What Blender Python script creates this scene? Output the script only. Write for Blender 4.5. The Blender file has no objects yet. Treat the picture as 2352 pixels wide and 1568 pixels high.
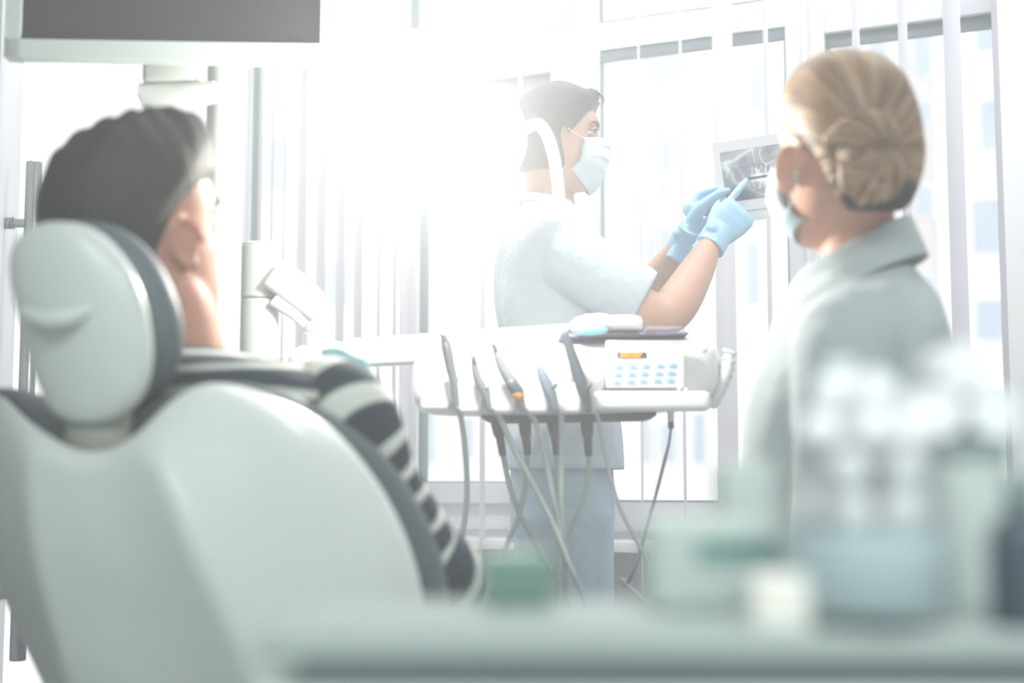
import bpy, bmesh, math, random
import numpy as np
from mathutils import Vector, Matrix, Euler
random.seed(4)
sc = bpy.context.scene
COL = sc.collection
R = math.radians

# ------------------------------------------------------------------ camera, world, lights, exposure
CZ = 0.85
PITCH = R(5.61)
F = 50.0 / 36.0 * 2352
cam_d = bpy.data.cameras.new('camera'); cam = bpy.data.objects.new('camera', cam_d); COL.objects.link(cam)
cam.location = (0, 0, CZ); cam.rotation_euler = (R(90) + PITCH, 0, 0)
cam_d.lens = 50; cam_d.sensor_width = 36; cam_d.clip_start = 0.05; cam_d.clip_end = 200
cam_d.dof.use_dof = True; cam_d.dof.focus_distance = 3.05; cam_d.dof.aperture_fstop = 2.2
cam_d.dof.aperture_blades = 8; cam_d.dof.aperture_rotation = R(12)
sc.camera = cam
w = bpy.data.worlds.new('world'); sc.world = w; w.use_nodes = True
bg = w.node_tree.nodes['Background']; bg.inputs[0].default_value = (0.97, 0.985, 1.0, 1); bg.inputs[1].default_value = 3.0
sc.view_settings.view_transform = 'Standard'; sc.view_settings.look = 'None'
sc.view_settings.gamma = 1; sc.view_settings.exposure = 0.0; sc.view_settings.use_curve_mapping = False
cy = sc.cycles
cy.use_denoising = True; cy.max_bounces = 6; cy.diffuse_bounces = 3; cy.glossy_bounces = 3; cy.transmission_bounces = 4
cy.transparent_max_bounces = 12; cy.volume_bounces = 0; cy.caustics_reflective = False; cy.caustics_refractive = False
cy.sample_clamp_indirect = 4
cy.use_adaptive_sampling = True; cy.adaptive_threshold = 0.045; cy.adaptive_min_samples = 12

def area(name, loc, rot, sx, sy, power, col):
    l = bpy.data.lights.new(name, 'AREA'); l.shape = 'RECTANGLE'; l.size = sx; l.size_y = sy; l.energy = power; l.color = col
    o = bpy.data.objects.new(name, l); COL.objects.link(o); o.location = loc; o.rotation_euler = rot
    return o
# ceiling luminaires of the room (in the ceiling, above the frame)
area('ceiling_light', (-0.7, -0.9, 2.93), (0, 0, 0), 1.2, 0.6, 72, (0.90, 1.0, 0.98))
area('ceiling_light', (0.9, -0.9, 2.93), (0, 0, 0), 1.2, 0.6, 72, (0.90, 1.0, 0.98))
for x_, y_ in ((-1.0, 3.3), (0.05, 2.9), (1.1, 2.45)):     # added fill lamps, out of view, to brighten window frames and slats
    area('window_fill', (x_, y_, 2.93), (R(38), 0, R(-23.8)), 0.9, 0.25, 60, (0.95, 0.975, 1.0))

# ------------------------------------------------------------------ mapping helpers
cp, sp = math.cos(PITCH), math.sin(PITCH)
def P(px, py, d):
    """point of the place that stands d metres in front of the camera in the direction of a photo pixel"""
    x = (px - 1176) / F * d; u = (784 - py) / F * d
    return Vector((x, d * cp - u * sp, CZ + d * sp + u * cp))
WU = Vector((0.915, -0.403, 0)).normalized()            # along the window wall, to the right
WN = Vector((-0.403, -0.915, 0)).normalized()           # window wall normal, into the room
W0 = P(1590, 1105, 4.0); W0.z = 0
def W(px, py, off=0.0):
    """photo pixel -> (s along the window wall, height) on the plane off metres inside it"""
    o = Vector((0, 0, CZ)); r = P(px, py, 1) - o; p0 = W0 + WN * off
    t = (p0 - o).dot(WN) / r.dot(WN); q = o + r * t
    return (q - W0).dot(WU), q.z
def WP(s, t, z): return W0 + WU * s + WN * t + Vector((0, 0, z))

# ------------------------------------------------------------------ materials
def lin(c):
    return tuple((v / 12.92 if v <= 0.04045 else ((v + 0.055) / 1.055) ** 2.4) for v in [x / 255 for x in c])
MATS = {}
def mat(name, col, rough=0.5, metal=0.0, var=0.04, scale=8.0, bump=0.0, bscale=60.0, spec=0.5, stretch=None, sheen=0.0, sss=0.0, coat=0.0, emit=None, alpha=None, trans=0.0, bdist=.004):
    if name in MATS: return MATS[name]
    m = bpy.data.materials.new(name); m.use_nodes = True; nt = m.node_tree; b = nt.nodes['Principled BSDF']
    c = lin(col)
    tc = nt.nodes.new('ShaderNodeTexCoord'); mp = nt.nodes.new('ShaderNodeMapping'); nt.links.new(tc.outputs['Object'], mp.inputs[0])
    if stretch: mp.inputs['Scale'].default_value = stretch
    nz = nt.nodes.new('ShaderNodeTexNoise'); nz.inputs['Scale'].default_value = scale; nt.links.new(mp.outputs[0], nz.inputs[0])
    rp = nt.nodes.new('ShaderNodeMix'); rp.data_type = 'RGBA'
    rp.inputs[6].default_value = (*[v * (1 - var) for v in c], 1); rp.inputs[7].default_value = (*[min(1, v * (1 + var)) for v in c], 1)
    nt.links.new(nz.outputs[0], rp.inputs[0]); nt.links.new(rp.outputs[2], b.inputs['Base Color'])
    b.inputs['Roughness'].default_value = rough; b.inputs['Metallic'].default_value = metal
    b.inputs['Specular IOR Level'].default_value = spec
    if coat: b.inputs['Coat Weight'].default_value = coat; b.inputs['Coat Roughness'].default_value = 0.08
    if sss: b.inputs['Subsurface Weight'].default_value = sss; b.inputs['Subsurface Scale'].default_value = 0.01
    if sheen: b.inputs['Sheen Weight'].default_value = sheen
    if trans: b.inputs['Transmission Weight'].default_value = trans
    if emit: b.inputs['Emission Color'].default_value = (*lin(emit[0]), 1); b.inputs['Emission Strength'].default_value = emit[1]
    if alpha is not None: b.inputs['Alpha'].default_value = alpha
    if bump:
        n2 = nt.nodes.new('ShaderNodeTexNoise'); n2.inputs['Scale'].default_value = bscale; n2.inputs['Detail'].default_value = 3
        nt.links.new(mp.outputs[0], n2.inputs[0])
        bp = nt.nodes.new('ShaderNodeBump'); bp.inputs['Strength'].default_value = bump; bp.inputs['Distance'].default_value = bdist
        nt.links.new(n2.outputs[0], bp.inputs['Height']); nt.links.new(bp.outputs[0], b.inputs['Normal'])
    MATS[name] = m
    return m
M_wall = mat('white_wall', (236, 238, 240), 0.8)
M_frame = mat('white_window_frame', (240, 242, 246), 0.35)
M_gasket = mat('teal_gasket', (70, 120, 124), 0.5)
M_slot = mat('grey_vent_slot', (96, 112, 122), 0.5, var=0.3, scale=22)
M_floor = mat('pale_floor', (205, 212, 214), 0.3, var=0.06)
M_ceil = mat('ceiling_white', (240, 242, 240), 0.9)
M_shell = mat('chair_white_plastic', (232, 238, 236), 0.35, coat=0.3)
M_shell2 = mat('unit_white_plastic', (226, 227, 227), 0.3, coat=0.4)
M_pole = mat('column_enamel', (205, 211, 207), 0.4)
M_grey = mat('grey_upholstery', (100, 110, 118), 0.5, bump=0.15, bscale=200)
M_stem = mat('beige_grey_stem', (175, 178, 168), 0.5)
M_dark = mat('dark_grey_plastic', (70, 82, 92), 0.45)
M_steel = mat('brushed_steel', (165, 172, 172), 0.32, metal=1.0, var=0.1, scale=60)
M_chrome = mat('chrome', (225, 228, 228), 0.12, metal=1.0)
M_hose = mat('grey_hose', (168, 182, 180), 0.5)
M_cable = mat('thin_cable', (120, 120, 140), 0.5)
M_skin = mat('skin_tan', (205, 160, 138), 0.5, var=0.05, scale=30, sss=0.15)
M_skin2 = mat('skin_fair', (222, 172, 152), 0.5, var=0.06, scale=30, sss=0.15)
M_skin3 = mat('skin_warm', (214, 160, 138), 0.5, var=0.06, scale=30, sss=0.15)
M_hairN = mat('dark_hair', (50, 48, 64), 0.45, var=0.35, scale=40, stretch=(8, 8, 0.6), bump=0.5, bscale=90)
M_hairP = mat('dark_brown_hair', (60, 56, 55), 0.65, var=0.35, scale=24, stretch=(3, 3, 1), bump=0.6, bscale=60)
M_glove = mat('blue_nitrile', (158, 205, 235), 0.4, bump=0.25, bscale=70)
M_mask = mat('pale_blue_mask', (216, 232, 240), 0.7, bump=0.15, bscale=300)
M_tunic = mat('pale_blue_tunic', (205, 219, 230), 0.85, bump=1.0, bscale=11, var=0.05, bdist=.02)
M_trouser = mat('light_blue_trousers', (182, 208, 222), 0.85, bump=1.0, bscale=10, var=0.05, bdist=.02, stretch=(1, 1, .5))
M_coat = mat('white_coat', (198, 208, 212), 0.85, bump=0.8, bscale=10, bdist=.015)
M_lapel = mat('lavender_placket', (176, 182, 212), 0.8)
M_jeans = mat('dark_trousers', (70, 84, 104), 0.85)
M_shoe = mat('white_clog', (235, 235, 235), 0.5)
M_screen = mat('black_screen', (18, 28, 38), 0.35, spec=0.12)
M_bezel = mat('monitor_bezel', (214, 226, 222), 0.4)
M_counter = mat('cabinet_lacquer', (172, 182, 180), 0.85, spec=0.2)
M_counter2 = mat('cabinet_front', (232, 240, 238), 0.5)
M_cottn = mat('white_cotton', (248, 248, 250), 0.95, bump=0.3)
M_greenb = mat('green_carton', (120, 150, 138), 0.6)
M_palebox = mat('pale_green_box', (190, 201, 197), 0.5)
M_bluebox = mat('pale_blue_box', (176, 196, 212), 0.5)
M_creambox = mat('cream_label', (244, 240, 232), 0.6)
M_lid = mat('grey_lid', (150, 168, 168), 0.4)
M_pale = mat('pale_cup', (226, 230, 236), 0.4)
M_facade = mat('facade_render', (236, 236, 236), 0.9)
M_brick = mat('facade_brick', (205, 198, 198), 0.9, var=0.12, scale=6)
M_fwin = mat('facade_glass', (178, 190, 202), 0.25)
M_fframe = mat('facade_frame', (240, 240, 240), 0.6)
M_ground = mat('pavement', (210, 210, 208), 0.9)
M_violet = mat('violet_tray', (96, 84, 128), 0.4)
M_cyan = mat('cyan_insert', (140, 215, 228), 0.4)
M_btn = mat('blue_button', (158, 192, 222), 0.5)
M_btn2 = mat('button_mark', (110, 150, 185), 0.5)
M_panel = mat('panel_film', (224, 231, 230), 0.4)
M_disp = mat('display_black', (50, 58, 70), 0.3)
M_digit = mat('orange_digit', (255, 150, 20), 0.5, emit=((255, 150, 20), 1.0))
M_orange = mat('orange_ring', (200, 140, 90), 0.5)
M_bib = mat('blue_bib', (160, 212, 226), 0.8)
M_iris = mat('iris', (70, 70, 80), 0.2)
M_eye = mat('eye_white', (235, 235, 238), 0.3)
M_ledge = mat('window_board', (244, 244, 246), 0.4)

def slat_mat():
    m = bpy.data.materials.new('blind_fabric'); m.use_nodes = True; nt = m.node_tree
    nt.nodes.remove(nt.nodes['Principled BSDF']); out = nt.nodes['Material Output']
    d = nt.nodes.new('ShaderNodeBsdfDiffuse'); t = nt.nodes.new('ShaderNodeBsdfTranslucent'); mx = nt.nodes.new('ShaderNodeMixShader')
    wv = nt.nodes.new('ShaderNodeTexNoise'); wv.inputs['Scale'].default_value = 90
    cr = nt.nodes.new('ShaderNodeMix'); cr.data_type = 'RGBA'; cr.inputs[6].default_value = (*lin((243, 243, 247)), 1); cr.inputs[7].default_value = (*lin((250, 249, 252)), 1)
    nt.links.new(wv.outputs[0], cr.inputs[0]); nt.links.new(cr.outputs[2], d.inputs[0]); nt.links.new(cr.outputs[2], t.inputs[0])
    mx.inputs[0].default_value = 0.55; nt.links.new(d.outputs[0], mx.inputs[1]); nt.links.new(t.outputs[0], mx.inputs[2]); nt.links.new(mx.outputs[0], out.inputs[0])
    return m
M_slat = slat_mat()
def glass_mat(name='window_glass', k=0.07, tint=(0.985, 0.995, 1, 1)):
    m = bpy.data.materials.new(name); m.use_nodes = True; nt = m.node_tree
    nt.nodes.remove(nt.nodes['Principled BSDF']); out = nt.nodes['Material Output']
    t = nt.nodes.new('ShaderNodeBsdfTransparent'); t.inputs[0].default_value = tint
    g = nt.nodes.new('ShaderNodeBsdfGlossy'); g.inputs['Roughness'].default_value = 0.03
    mx = nt.nodes.new('ShaderNodeMixShader'); fr = nt.nodes.new('ShaderNodeLayerWeight'); fr.inputs[0].default_value = 0.25
    mp = nt.nodes.new('ShaderNodeMath'); mp.operation = 'MULTIPLY_ADD'; mp.inputs[1].default_value = 0.5; mp.inputs[2].default_value = k * 0.5
    nt.links.new(fr.outputs[1], mp.inputs[0]); nt.links.new(mp.outputs[0], mx.inputs[0])
    nt.links.new(t.outputs[0], mx.inputs[1]); nt.links.new(g.outputs[0], mx.inputs[2]); nt.links.new(mx.outputs[0], out.inputs[0])
    return m
M_glass = glass_mat()
M_clear = glass_mat('clear_plastic', 0.04, (0.985, 0.99, 0.99, 1))
def attr_mat(name, c0, c1, rough=0.7, bump=0.0, attr='col'):
    """two colours of the thing itself mixed by an attribute that the mesh carries"""
    m = bpy.data.materials.new(name); m.use_nodes = True; nt = m.node_tree; b = nt.nodes['Principled BSDF']
    a = nt.nodes.new('ShaderNodeAttribute'); a.attribute_name = attr
    mx = nt.nodes.new('ShaderNodeMix'); mx.data_type = 'RGBA'
    mx.inputs[6].default_value = (*lin(c0), 1); mx.inputs[7].default_value = (*lin(c1), 1)
    nt.links.new(a.outputs['Fac'], mx.inputs[0]); nt.links.new(mx.outputs[2], b.inputs['Base Color']); b.inputs['Roughness'].default_value = rough
    if bump:
        n2 = nt.nodes.new('ShaderNodeTexNoise'); n2.inputs['Scale'].default_value = 30
        tc = nt.nodes.new('ShaderNodeTexCoord'); nt.links.new(tc.outputs['Object'], n2.inputs[0])
        bp = nt.nodes.new('ShaderNodeBump'); bp.inputs['Strength'].default_value = bump; bp.inputs['Distance'].default_value = 0.01
        nt.links.new(n2.outputs[0], bp.inputs['Height']); nt.links.new(bp.outputs[0], b.inputs['Normal'])
    return m

# ------------------------------------------------------------------ object helpers
def empty(name, loc, label=None, cat=None, group=None):
    o = bpy.data.objects.new(name, None); COL.objects.link(o); o.location = loc; o.empty_display_size = 0.05
    tag(o, label, cat, group); return o
def tag(o, label=None, cat=None, group=None, kind=None):
    if label: o['label'] = label
    if cat: o['category'] = cat
    if group: o['group'] = group
    if kind: o['kind'] = kind
    return o
def abs_loc(o):
    v = o.location.copy()
    while o.parent: o = o.parent; v += o.location
    return v
def link(name, me, m=None, parent=None, smooth=True, mods=(), base=None, angle=40):
    """mesh in world coordinates -> object whose origin is its base point"""
    if m is not None: me.materials.append(m)
    if smooth:
        for p in me.polygons: p.use_smooth = True
        if angle: me.set_sharp_from_angle(angle=R(angle))
    co = np.empty(len(me.vertices) * 3); me.vertices.foreach_get('co', co); co = co.reshape(-1, 3)
    if base is None:
        base = Vector(((co[:, 0].min() + co[:, 0].max()) / 2, (co[:, 1].min() + co[:, 1].max()) / 2, co[:, 2].min()))
    me.transform(Matrix.Translation(-base))
    o = bpy.data.objects.new(name, me); COL.objects.link(o)
    if parent: o.parent = parent; o.location = base - abs_loc(parent)
    else: o.location = base
    for md in mods:
        x = o.modifiers.new(md[0].lower(), md[0])
        for k, v in md[1].items(): setattr(x, k, v)
    return o
def mesh_of(bm):
    me = bpy.data.meshes.new('mesh'); bmesh.ops.recalc_face_normals(bm, faces=bm.faces); bm.to_mesh(me); bm.free(); return me
def NB(): return bmesh.new()
def grid(bm, rows, closed_u=True, cap=True, flip=False):
    """rows: list of rings (lists of Vector)"""
    vs = [[bm.verts.new(p) for p in r] for r in rows]; n = len(vs[0])
    for a, b in zip(vs[:-1], vs[1:]):
        for i in range(n if closed_u else n - 1):
            j = (i + 1) % n
            bm.faces.new((a[i], a[j], b[j], b[i]))
    if closed_u and cap:
        bm.faces.new(list(reversed(vs[0]))); bm.faces.new(vs[-1])
    return vs
def ring(c, ax, ay, rx, ry, n=24, p=2.0):
    out = []
    for i in range(n):
        a = 2 * math.pi * i / n; ca, sa = math.cos(a), math.sin(a)
        x = math.copysign(abs(ca) ** (2 / p), ca) * rx; y = math.copysign(abs(sa) ** (2 / p), sa) * ry
        out.append(c + ax * x + ay * y)
    return out
def crom(pts, n):
    """Catmull-Rom through tuples/vectors of any length"""
    P_ = [np.array(p, float) for p in pts]; P_ = [2 * P_[0] - P_[1]] + P_ + [2 * P_[-1] - P_[-2]]
    out = []
    for i in range(1, len(P_) - 2):
        a, b, c, d = P_[i - 1:i + 3]
        for k in range(n):
            t = k / n
            out.append(0.5 * (2 * b + (c - a) * t + (2 * a - 5 * b + 4 * c - d) * t * t + (3 * b - a - 3 * c + d) * t ** 3))
    out.append(P_[-2]); return out
def tube(bm, pts, n=12, steps=6, flat=1.0, up=None, round_ends=True):
    """pts: (Vector, radius[, radius2]) ; swept with smooth interpolation"""
    dat = crom([(*p[0], p[1], (p[2] if len(p) > 2 else p[1] * flat)) for p in pts], steps)
    C = [Vector(d[:3]) for d in dat]; r1 = [max(1e-4, d[3]) for d in dat]; r2 = [max(1e-4, d[4]) for d in dat]
    T = [(C[min(i + 1, len(C) - 1)] - C[max(i - 1, 0)]).normalized() for i in range(len(C))]
    ref = Vector(up) if up else (Vector((0, 0, 1)) if abs(T[0].z) < 0.9 else Vector((1, 0, 0)))
    X = (ref - T[0] * ref.dot(T[0])).normalized()
    rows = []; frames = []
    for i in range(len(C)):
        X = (X - T[i] * X.dot(T[i])).normalized(); Y = T[i].cross(X)
        frames.append((C[i], X.copy(), Y, T[i], r1[i], r2[i]))
    def add(c, X, Y, a, b): rows.append(ring(c, X, Y, a, b, n))
    if round_ends:
        c, X, Y, t, a, b = frames[0]; m = min(a, b)
        for k in (0.12, 0.5, 0.82): add(c - t * m * math.sqrt(1 - k * k), X, Y, a * k, b * k)
    for c, X, Y, t, a, b in frames: add(c, X, Y, a, b)
    if round_ends:
        c, X, Y, t, a, b = frames[-1]; m = min(a, b)
        for k in (0.82, 0.5, 0.12): add(c + t * m * math.sqrt(1 - k * k), X, Y, a * k, b * k)
    return grid(bm, rows)
def box(bm, c, ax, ay, az, sx, sy, sz, bev=0.0, seg=2):
    """full sizes along three axes"""
    vs = []
    for z in (-.5, .5):
        for x, y in ((-.5, -.5), (.5, -.5), (.5, .5), (-.5, .5)):
            vs.append(bm.verts.new(c + ax * (x * sx) + ay * (y * sy) + az * (z * sz)))
    f = [bm.faces.new([vs[i] for i in q]) for q in ((3, 2, 1, 0), (4, 5, 6, 7), (0, 1, 5, 4), (1, 2, 6, 5), (2, 3, 7, 6), (3, 0, 4, 7))]
    if bev:
        es = list({e for q in f for e in q.edges})
        bmesh.ops.bevel(bm, geom=es, offset=bev, segments=seg, affect='EDGES', profile=0.6)
XA, YA, ZA = Vector((1, 0, 0)), Vector((0, 1, 0)), Vector((0, 0, 1))
def cyl(bm, a, b, r, r2=None, n=24, bev=0.0):
    r2 = r if r2 is None else r2; T = (b - a).normalized(); ref = ZA if abs(T.z) < 0.9 else XA
    X = (ref - T * ref.dot(T)).normalized(); Y = T.cross(X); L = (b - a).length
    rows = []
    if bev: rows.append(ring(a, X, Y, r - bev, r - bev, n)); rows.append(ring(a + T * bev, X, Y, r, r, n)); rows.append(ring(b - T * bev, X, Y, r2, r2, n)); rows.append(ring(b, X, Y, r2 - bev, r2 - bev, n))
    else: rows = [ring(a, X, Y, r, r, n), ring(b, X, Y, r2, r2, n)]
    grid(bm, rows)
def ell(bm, c, ax, ay, az, rx, ry, rz, n=20, m=12):
    rows = []
    for k in range(1, m):
        t = math.pi * k / m
        rows.append(ring(c - az * (math.cos(t) * rz), ax, ay, rx * math.sin(t), ry * math.sin(t), n))
    grid(bm, rows)
def wbox(bm, s0, s1, t0, t1, z0, z1, bev=0.0):
    box(bm, WP((s0 + s1) / 2, (t0 + t1) / 2, (z0 + z1) / 2), WU, WN, ZA, abs(s1 - s0), abs(t1 - t0), abs(z1 - z0), bev)
VOX = lambda s: ('REMESH', dict(mode='VOXEL', voxel_size=s, use_smooth_shade=True))
SM = lambda it, f=0.5: ('SMOOTH', dict(iterations=it, factor=f))
SUB = lambda n: ('SUBSURF', dict(levels=n, render_levels=n))
def struct(o, label=None): tag(o, label, None, None, 'structure'); return o

# ------------------------------------------------------------------ room
def sW(px, py=600, off=0): return W(px, py, off)[0]
zAt, zAb = W(1272, 167)[1], W(1075, 1108)[1]
zBt, zBb = W(1590, 88)[1], W(1535, 1152)[1]
zCt, zCb = W(2100, 55)[1], W(2285, 1111)[1]
zTb = W(1560, 28)[1]                      # lower edge of the transom lights
zTA = W(1215, 79)[1]
sl, sr = -3.0, sW(2336)
ZT, ZC = 2.75, 2.95
holes = [ # s0, s1, z0, z1 of each glazed opening
    (sW(966), sW(1272), zAb, zAt), (sW(1374), sW(1813), zBb, zBt), (sW(1908), sW(2311), zCb, zCt),
    (sW(945, 60), sW(1312, 60), zTA, ZT), (sW(1370, 60), sW(1908, 60) - 0.12, zTb, ZT), (sW(1930, 20), sW(2311), zTb, ZT),
    (sW(575), sW(925), 0.12, ZT), (sl + 0.06, sW(500), 0.08, ZT)]
names = ['window_1', 'window_2', 'window_3', 'window_4', 'window_5', 'window_6', 'window_7', 'window_8']
# wall fill around openings, 12 cm thick frames and wall
ss = sorted({sl, sr} | {h[0] for h in holes} | {h[1] for h in holes}); zs = sorted({0.45, 0.0, ZC} | {h[2] for h in holes} | {h[3] for h in holes})
bmw = NB()
for a, b in zip(ss[:-1], ss[1:]):
    run = None
    for c, d in list(zip(zs[:-1], zs[1:])) + [(None, None)]:
        solid = c is not None and not any(h[0] - 1e-6 <= a and b <= h[1] + 1e-6 and h[2] - 1e-6 <= c and d <= h[3] + 1e-6 for h in holes)
        if solid: run = (run[0], d) if run else (c, d)
        elif run: wbox(bmw, a, b, -0.06, 0.0, run[0], run[1]); run = None
struct(link('wall_back', mesh_of(bmw), M_frame, smooth=False))
for nm, (a, b, c, d) in zip(names, holes):
    sash = nm in ('window_1', 'window_3')
    bm = NB(); g = 0.004; dp = 0.012
    for x0, x1, y0, y1 in ((a, a + g, c, d), (b - g, b, c, d), (a, b, c, c + g), (a, b, d - g, d)):
        wbox(bm, x0, x1, -0.05, 0.001, y0, y1)
    o = link(nm, mesh_of(bm), M_gasket, smooth=False); struct(o)
    bm = NB(); wbox(bm, a + g, b - g, -0.035, -0.03, c + g, d - g); link('pane', mesh_of(bm), M_glass, o, smooth=False)
    if nm in ('window_1', 'window_2', 'window_3'):
        bm = NB(); wbox(bm, a + g, b - g, -0.03, -0.004, d - g - 0.028, d - g); link('vent_slot', mesh_of(bm), M_slot, o, smooth=False)
    if sash:   # raised opening casement
        bm = NB(); e = 0.062; k = 0.022
        for x0, x1, y0, y1 in ((a - e, a, c - e, d + e), (b, b + e, c - e, d + e), (a, b, c - e, c), (a, b, d, d + e)):
            wbox(bm, x0, x1, 0.001, k, y0, y1, 0.003)
        link('casement', mesh_of(bm), M_frame, o, smooth=False)
bm = NB(); wbox(bm, sW(945), sr, 0.0, 0.20, W(1535, 1238)[1] - 0.03, W(1535, 1238)[1], 0.004); struct(link('window_sill', mesh_of(bm), M_ledge))
bm = NB(); wbox(bm, sW(945), sr, 0.001, 0.012, zBb - 0.085, zBb - 0.055, 0.002); struct(link('trim_1', mesh_of(bm), M_frame))
bm = NB(); wbox(bm, sr, sr + 0.12, -0.06, 0.35, 0, ZC); wbox(bm, sr + .12, sr + 1.6, 0.25, 0.35, 0, ZC); struct(link('wall_right', mesh_of(bm), M_wall, smooth=False))
bm = NB(); wbox(bm, sr + 1.5, sr + 1.6, 0.35, 6.3, 0, ZC); struct(link('wall_side', mesh_of(bm), M_wall, smooth=False))
bm = NB(); wbox(bm, -3.2, sr + 1.6, 6.2, 6.3, 0, ZC); struct(link('wall_front', mesh_of(bm), M_wall, smooth=False))
bm = NB(); wbox(bm, -3.3, -3.2, 1.1, 6.3, 0, ZC); struct(link('wall_left', mesh_of(bm), M_wall, smooth=False))
bm = NB(); wbox(bm, -3.3, sr + 1.7, -0.06, 6.4, ZC, ZC + 0.1); struct(link('ceiling', mesh_of(bm), M_ceil, smooth=False))
bm = NB(); wbox(bm, -3.3, sr + 1.7, -0.06, 6.4, -0.1, 0); struct(link('floor', mesh_of(bm), M_floor, smooth=False))
# partition with the open door leaf at the left
hA, hB = P(24, 1105, 3.5), P(-30, 1105, 2.65)
dirL = (hA - hB); dirL.z = 0; dirL.normalize(); nrL = Vector((dirL.y, -dirL.x, 0))
sh = (hA - W0).dot(WU); th = (hA - W0).dot(WN)
bm = NB(); wbox(bm, -3.2, sh - 0.06, th - 0.05, th + 0.05, 0, ZC); struct(link('wall_partition', mesh_of(bm), M_wall, smooth=False))
bm = NB(); mid = (hA + hB) / 2; box(bm, Vector((mid.x, mid.y, 1.2)) - nrL * 0.022, dirL, nrL, ZA, (hA - hB).length, 0.04, 2.38, 0.004)
door = struct(link('door_1', mesh_of(bm), M_frame))
hp_t, hp_b = P(82, 372, 3.0), P(48, 1503, 3.0); hb = Vector((hp_t.x - .003, hp_t.y, 0))
bm = NB(); cyl(bm, Vector((hb.x, hb.y, hp_b.z)), Vector((hb.x, hb.y, hp_t.z)), 0.0165, n=32, bev=0.002)
hnd = link('door_handle', mesh_of(bm), M_steel, door)
for py in (515, 1357):
    z = P(45, py, 3.0).z; bm = NB()
    a = Vector((hb.x, hb.y, z)); b = a - XA * 0.062
    cyl(bm, a, b, 0.0095, n=20, bev=0.001); cyl(bm, b + XA * 0.018, b - XA * 0.004, 0.0125, n=20, bev=0.002); cyl(bm, b + XA * 0.02 + Vector((0, 0, 0)), b + XA * 0.023, 0.0133, n=20)
    link('handle_mount', mesh_of(bm), M_steel, hnd)

# ------------------------------------------------------------------ vertical blinds: parallel slats 9 cm apart, one turned flat
TB = 0.16
def slat(parent, s, wd, ang, z0=0.06):
    bm = NB(); n = 6; rows = []
    ax = WU * math.cos(ang) + WN * math.sin(ang); ay = ax.cross(ZA)
    for z in (z0, ZC - 0.04):
        rows.append([WP(s, TB, z) + ax * (wd * (i / n - .5)) + ay * (0.006 * (1 - (2 * i / n - 1) ** 2)) for i in range(n + 1)] +
                    [WP(s, TB, z) + ax * (wd * (i / n - .5)) + ay * (0.006 * (1 - (2 * i / n - 1) ** 2) + 0.0006) for i in range(n, -1, -1)])
    grid(bm, rows); return link('slat', mesh_of(bm), M_slat, parent)
# orientation: edge-on for the line of sight at x = 1470
e_s = sW(1470, 700, TB); vec = WP(e_s, TB, CZ) - Vector((0, 0, CZ)); vec.z = 0; vec.normalize()
ANG = math.atan2(vec.dot(WN), vec.dot(WU))
def blind(name, lab, xs, sp=()):
    s_mid = sW(sum(xs) / len(xs), 700, TB)
    e = empty(name, WP(s_mid, TB, 0), lab, 'window blind', None)
    bm = NB(); wbox(bm, sW(min(xs), 700, TB) - .05, sW(max(xs), 700, TB) + .05, TB - .02, TB + .02, ZC - 0.04, ZC, 0.003); link('head_rail', mesh_of(bm), M_frame, e)
    for x in xs: slat(e, sW(x, 700, TB), 0.127, ANG + (0 if x not in sp else R(sp[x])))
blind('vertical_blind', 'white vertical blind behind the standing woman with one slat turned flat', [1108, 1195, 1285, 1376, 1469, 1567, 1667, 1768], {1667: -22})
blind('vertical_blind', 'white vertical blind slats behind the blonde woman at the right', [1872, 1980, 2090, 2205, 2318], {2205: -7, 2318: -4})
blind('vertical_blind', 'white vertical blind slats bunched together beside the tall grey column', [562, 590, 618, 646, 690, 735, 780, 822, 868, 905, 930], {k: -14 for k in (562, 590, 618, 646, 905, 868)})

# ------------------------------------------------------------------ houses across the street
OFF = -13.0
fac = empty('apartment_building', WP(0, OFF, -6), 'pale apartment building with blue grey windows across the street', 'building')
def fbox(bm, x0, x1, y0, y1, t0, t1, bev=0):
    s0, z1 = W((x0 + x1) / 2, y0, OFF); _, z0 = W((x0 + x1) / 2, y1, OFF); s0 = sW(x0, (y0 + y1) / 2, OFF); s1 = sW(x1, (y0 + y1) / 2, OFF)
    wbox(bm, s0, s1, OFF + t0, OFF + t1, z0, z1, bev)
bm = NB(); wbox(bm, -13, 13, OFF - 5, OFF, -6, 7.5); link('facade', mesh_of(bm), M_facade, fac, smooth=False)
bm = NB(); fbox(bm, 2096, 2150, -400, 1500, 0, .1); link('brick_pier', mesh_of(bm), M_brick, fac, smooth=False)
fw = [(1466, 1490, 100, 200), (1506, 1560, 92, 196), (1392, 1420, 120, 210), (1474, 1490, 300, 402), (1510, 1530, 300, 400), (1546, 1562, 305, 396),
      (1448, 1466, 425, 462), (1514, 1546, 425, 462), (1478, 1490, 520, 608), (1510, 1530, 520, 608), (1540, 1560, 520, 600),
      (1035, 1100, 556, 656), (1030, 1060, 330, 430), (975, 1006, 940, 1060), (1074, 1096, 960, 1050), (1480, 1496, 960, 1060), (1530, 1556, 975, 1060),
      (1730, 1756, 150, 260), (1720, 1750, 560, 700), (1600, 1625, 950, 1060), (1930, 1960, 100, 200), (2000, 2040, 96, 150),
      (2104, 2142, 60, 180), (2104, 2144, 240, 288), (2108, 2146, 434, 500), (2110, 2148, 640, 760), (2108, 2150, 880, 1000),
      (2244, 2284, 40, 122), (2256, 2292, 236, 346), (2238, 2310, 462, 582), (2246, 2312, 692, 780), (2246, 2312, 900, 1050), (620, 680, 320, 440), (760, 820, 600, 700)]
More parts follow.
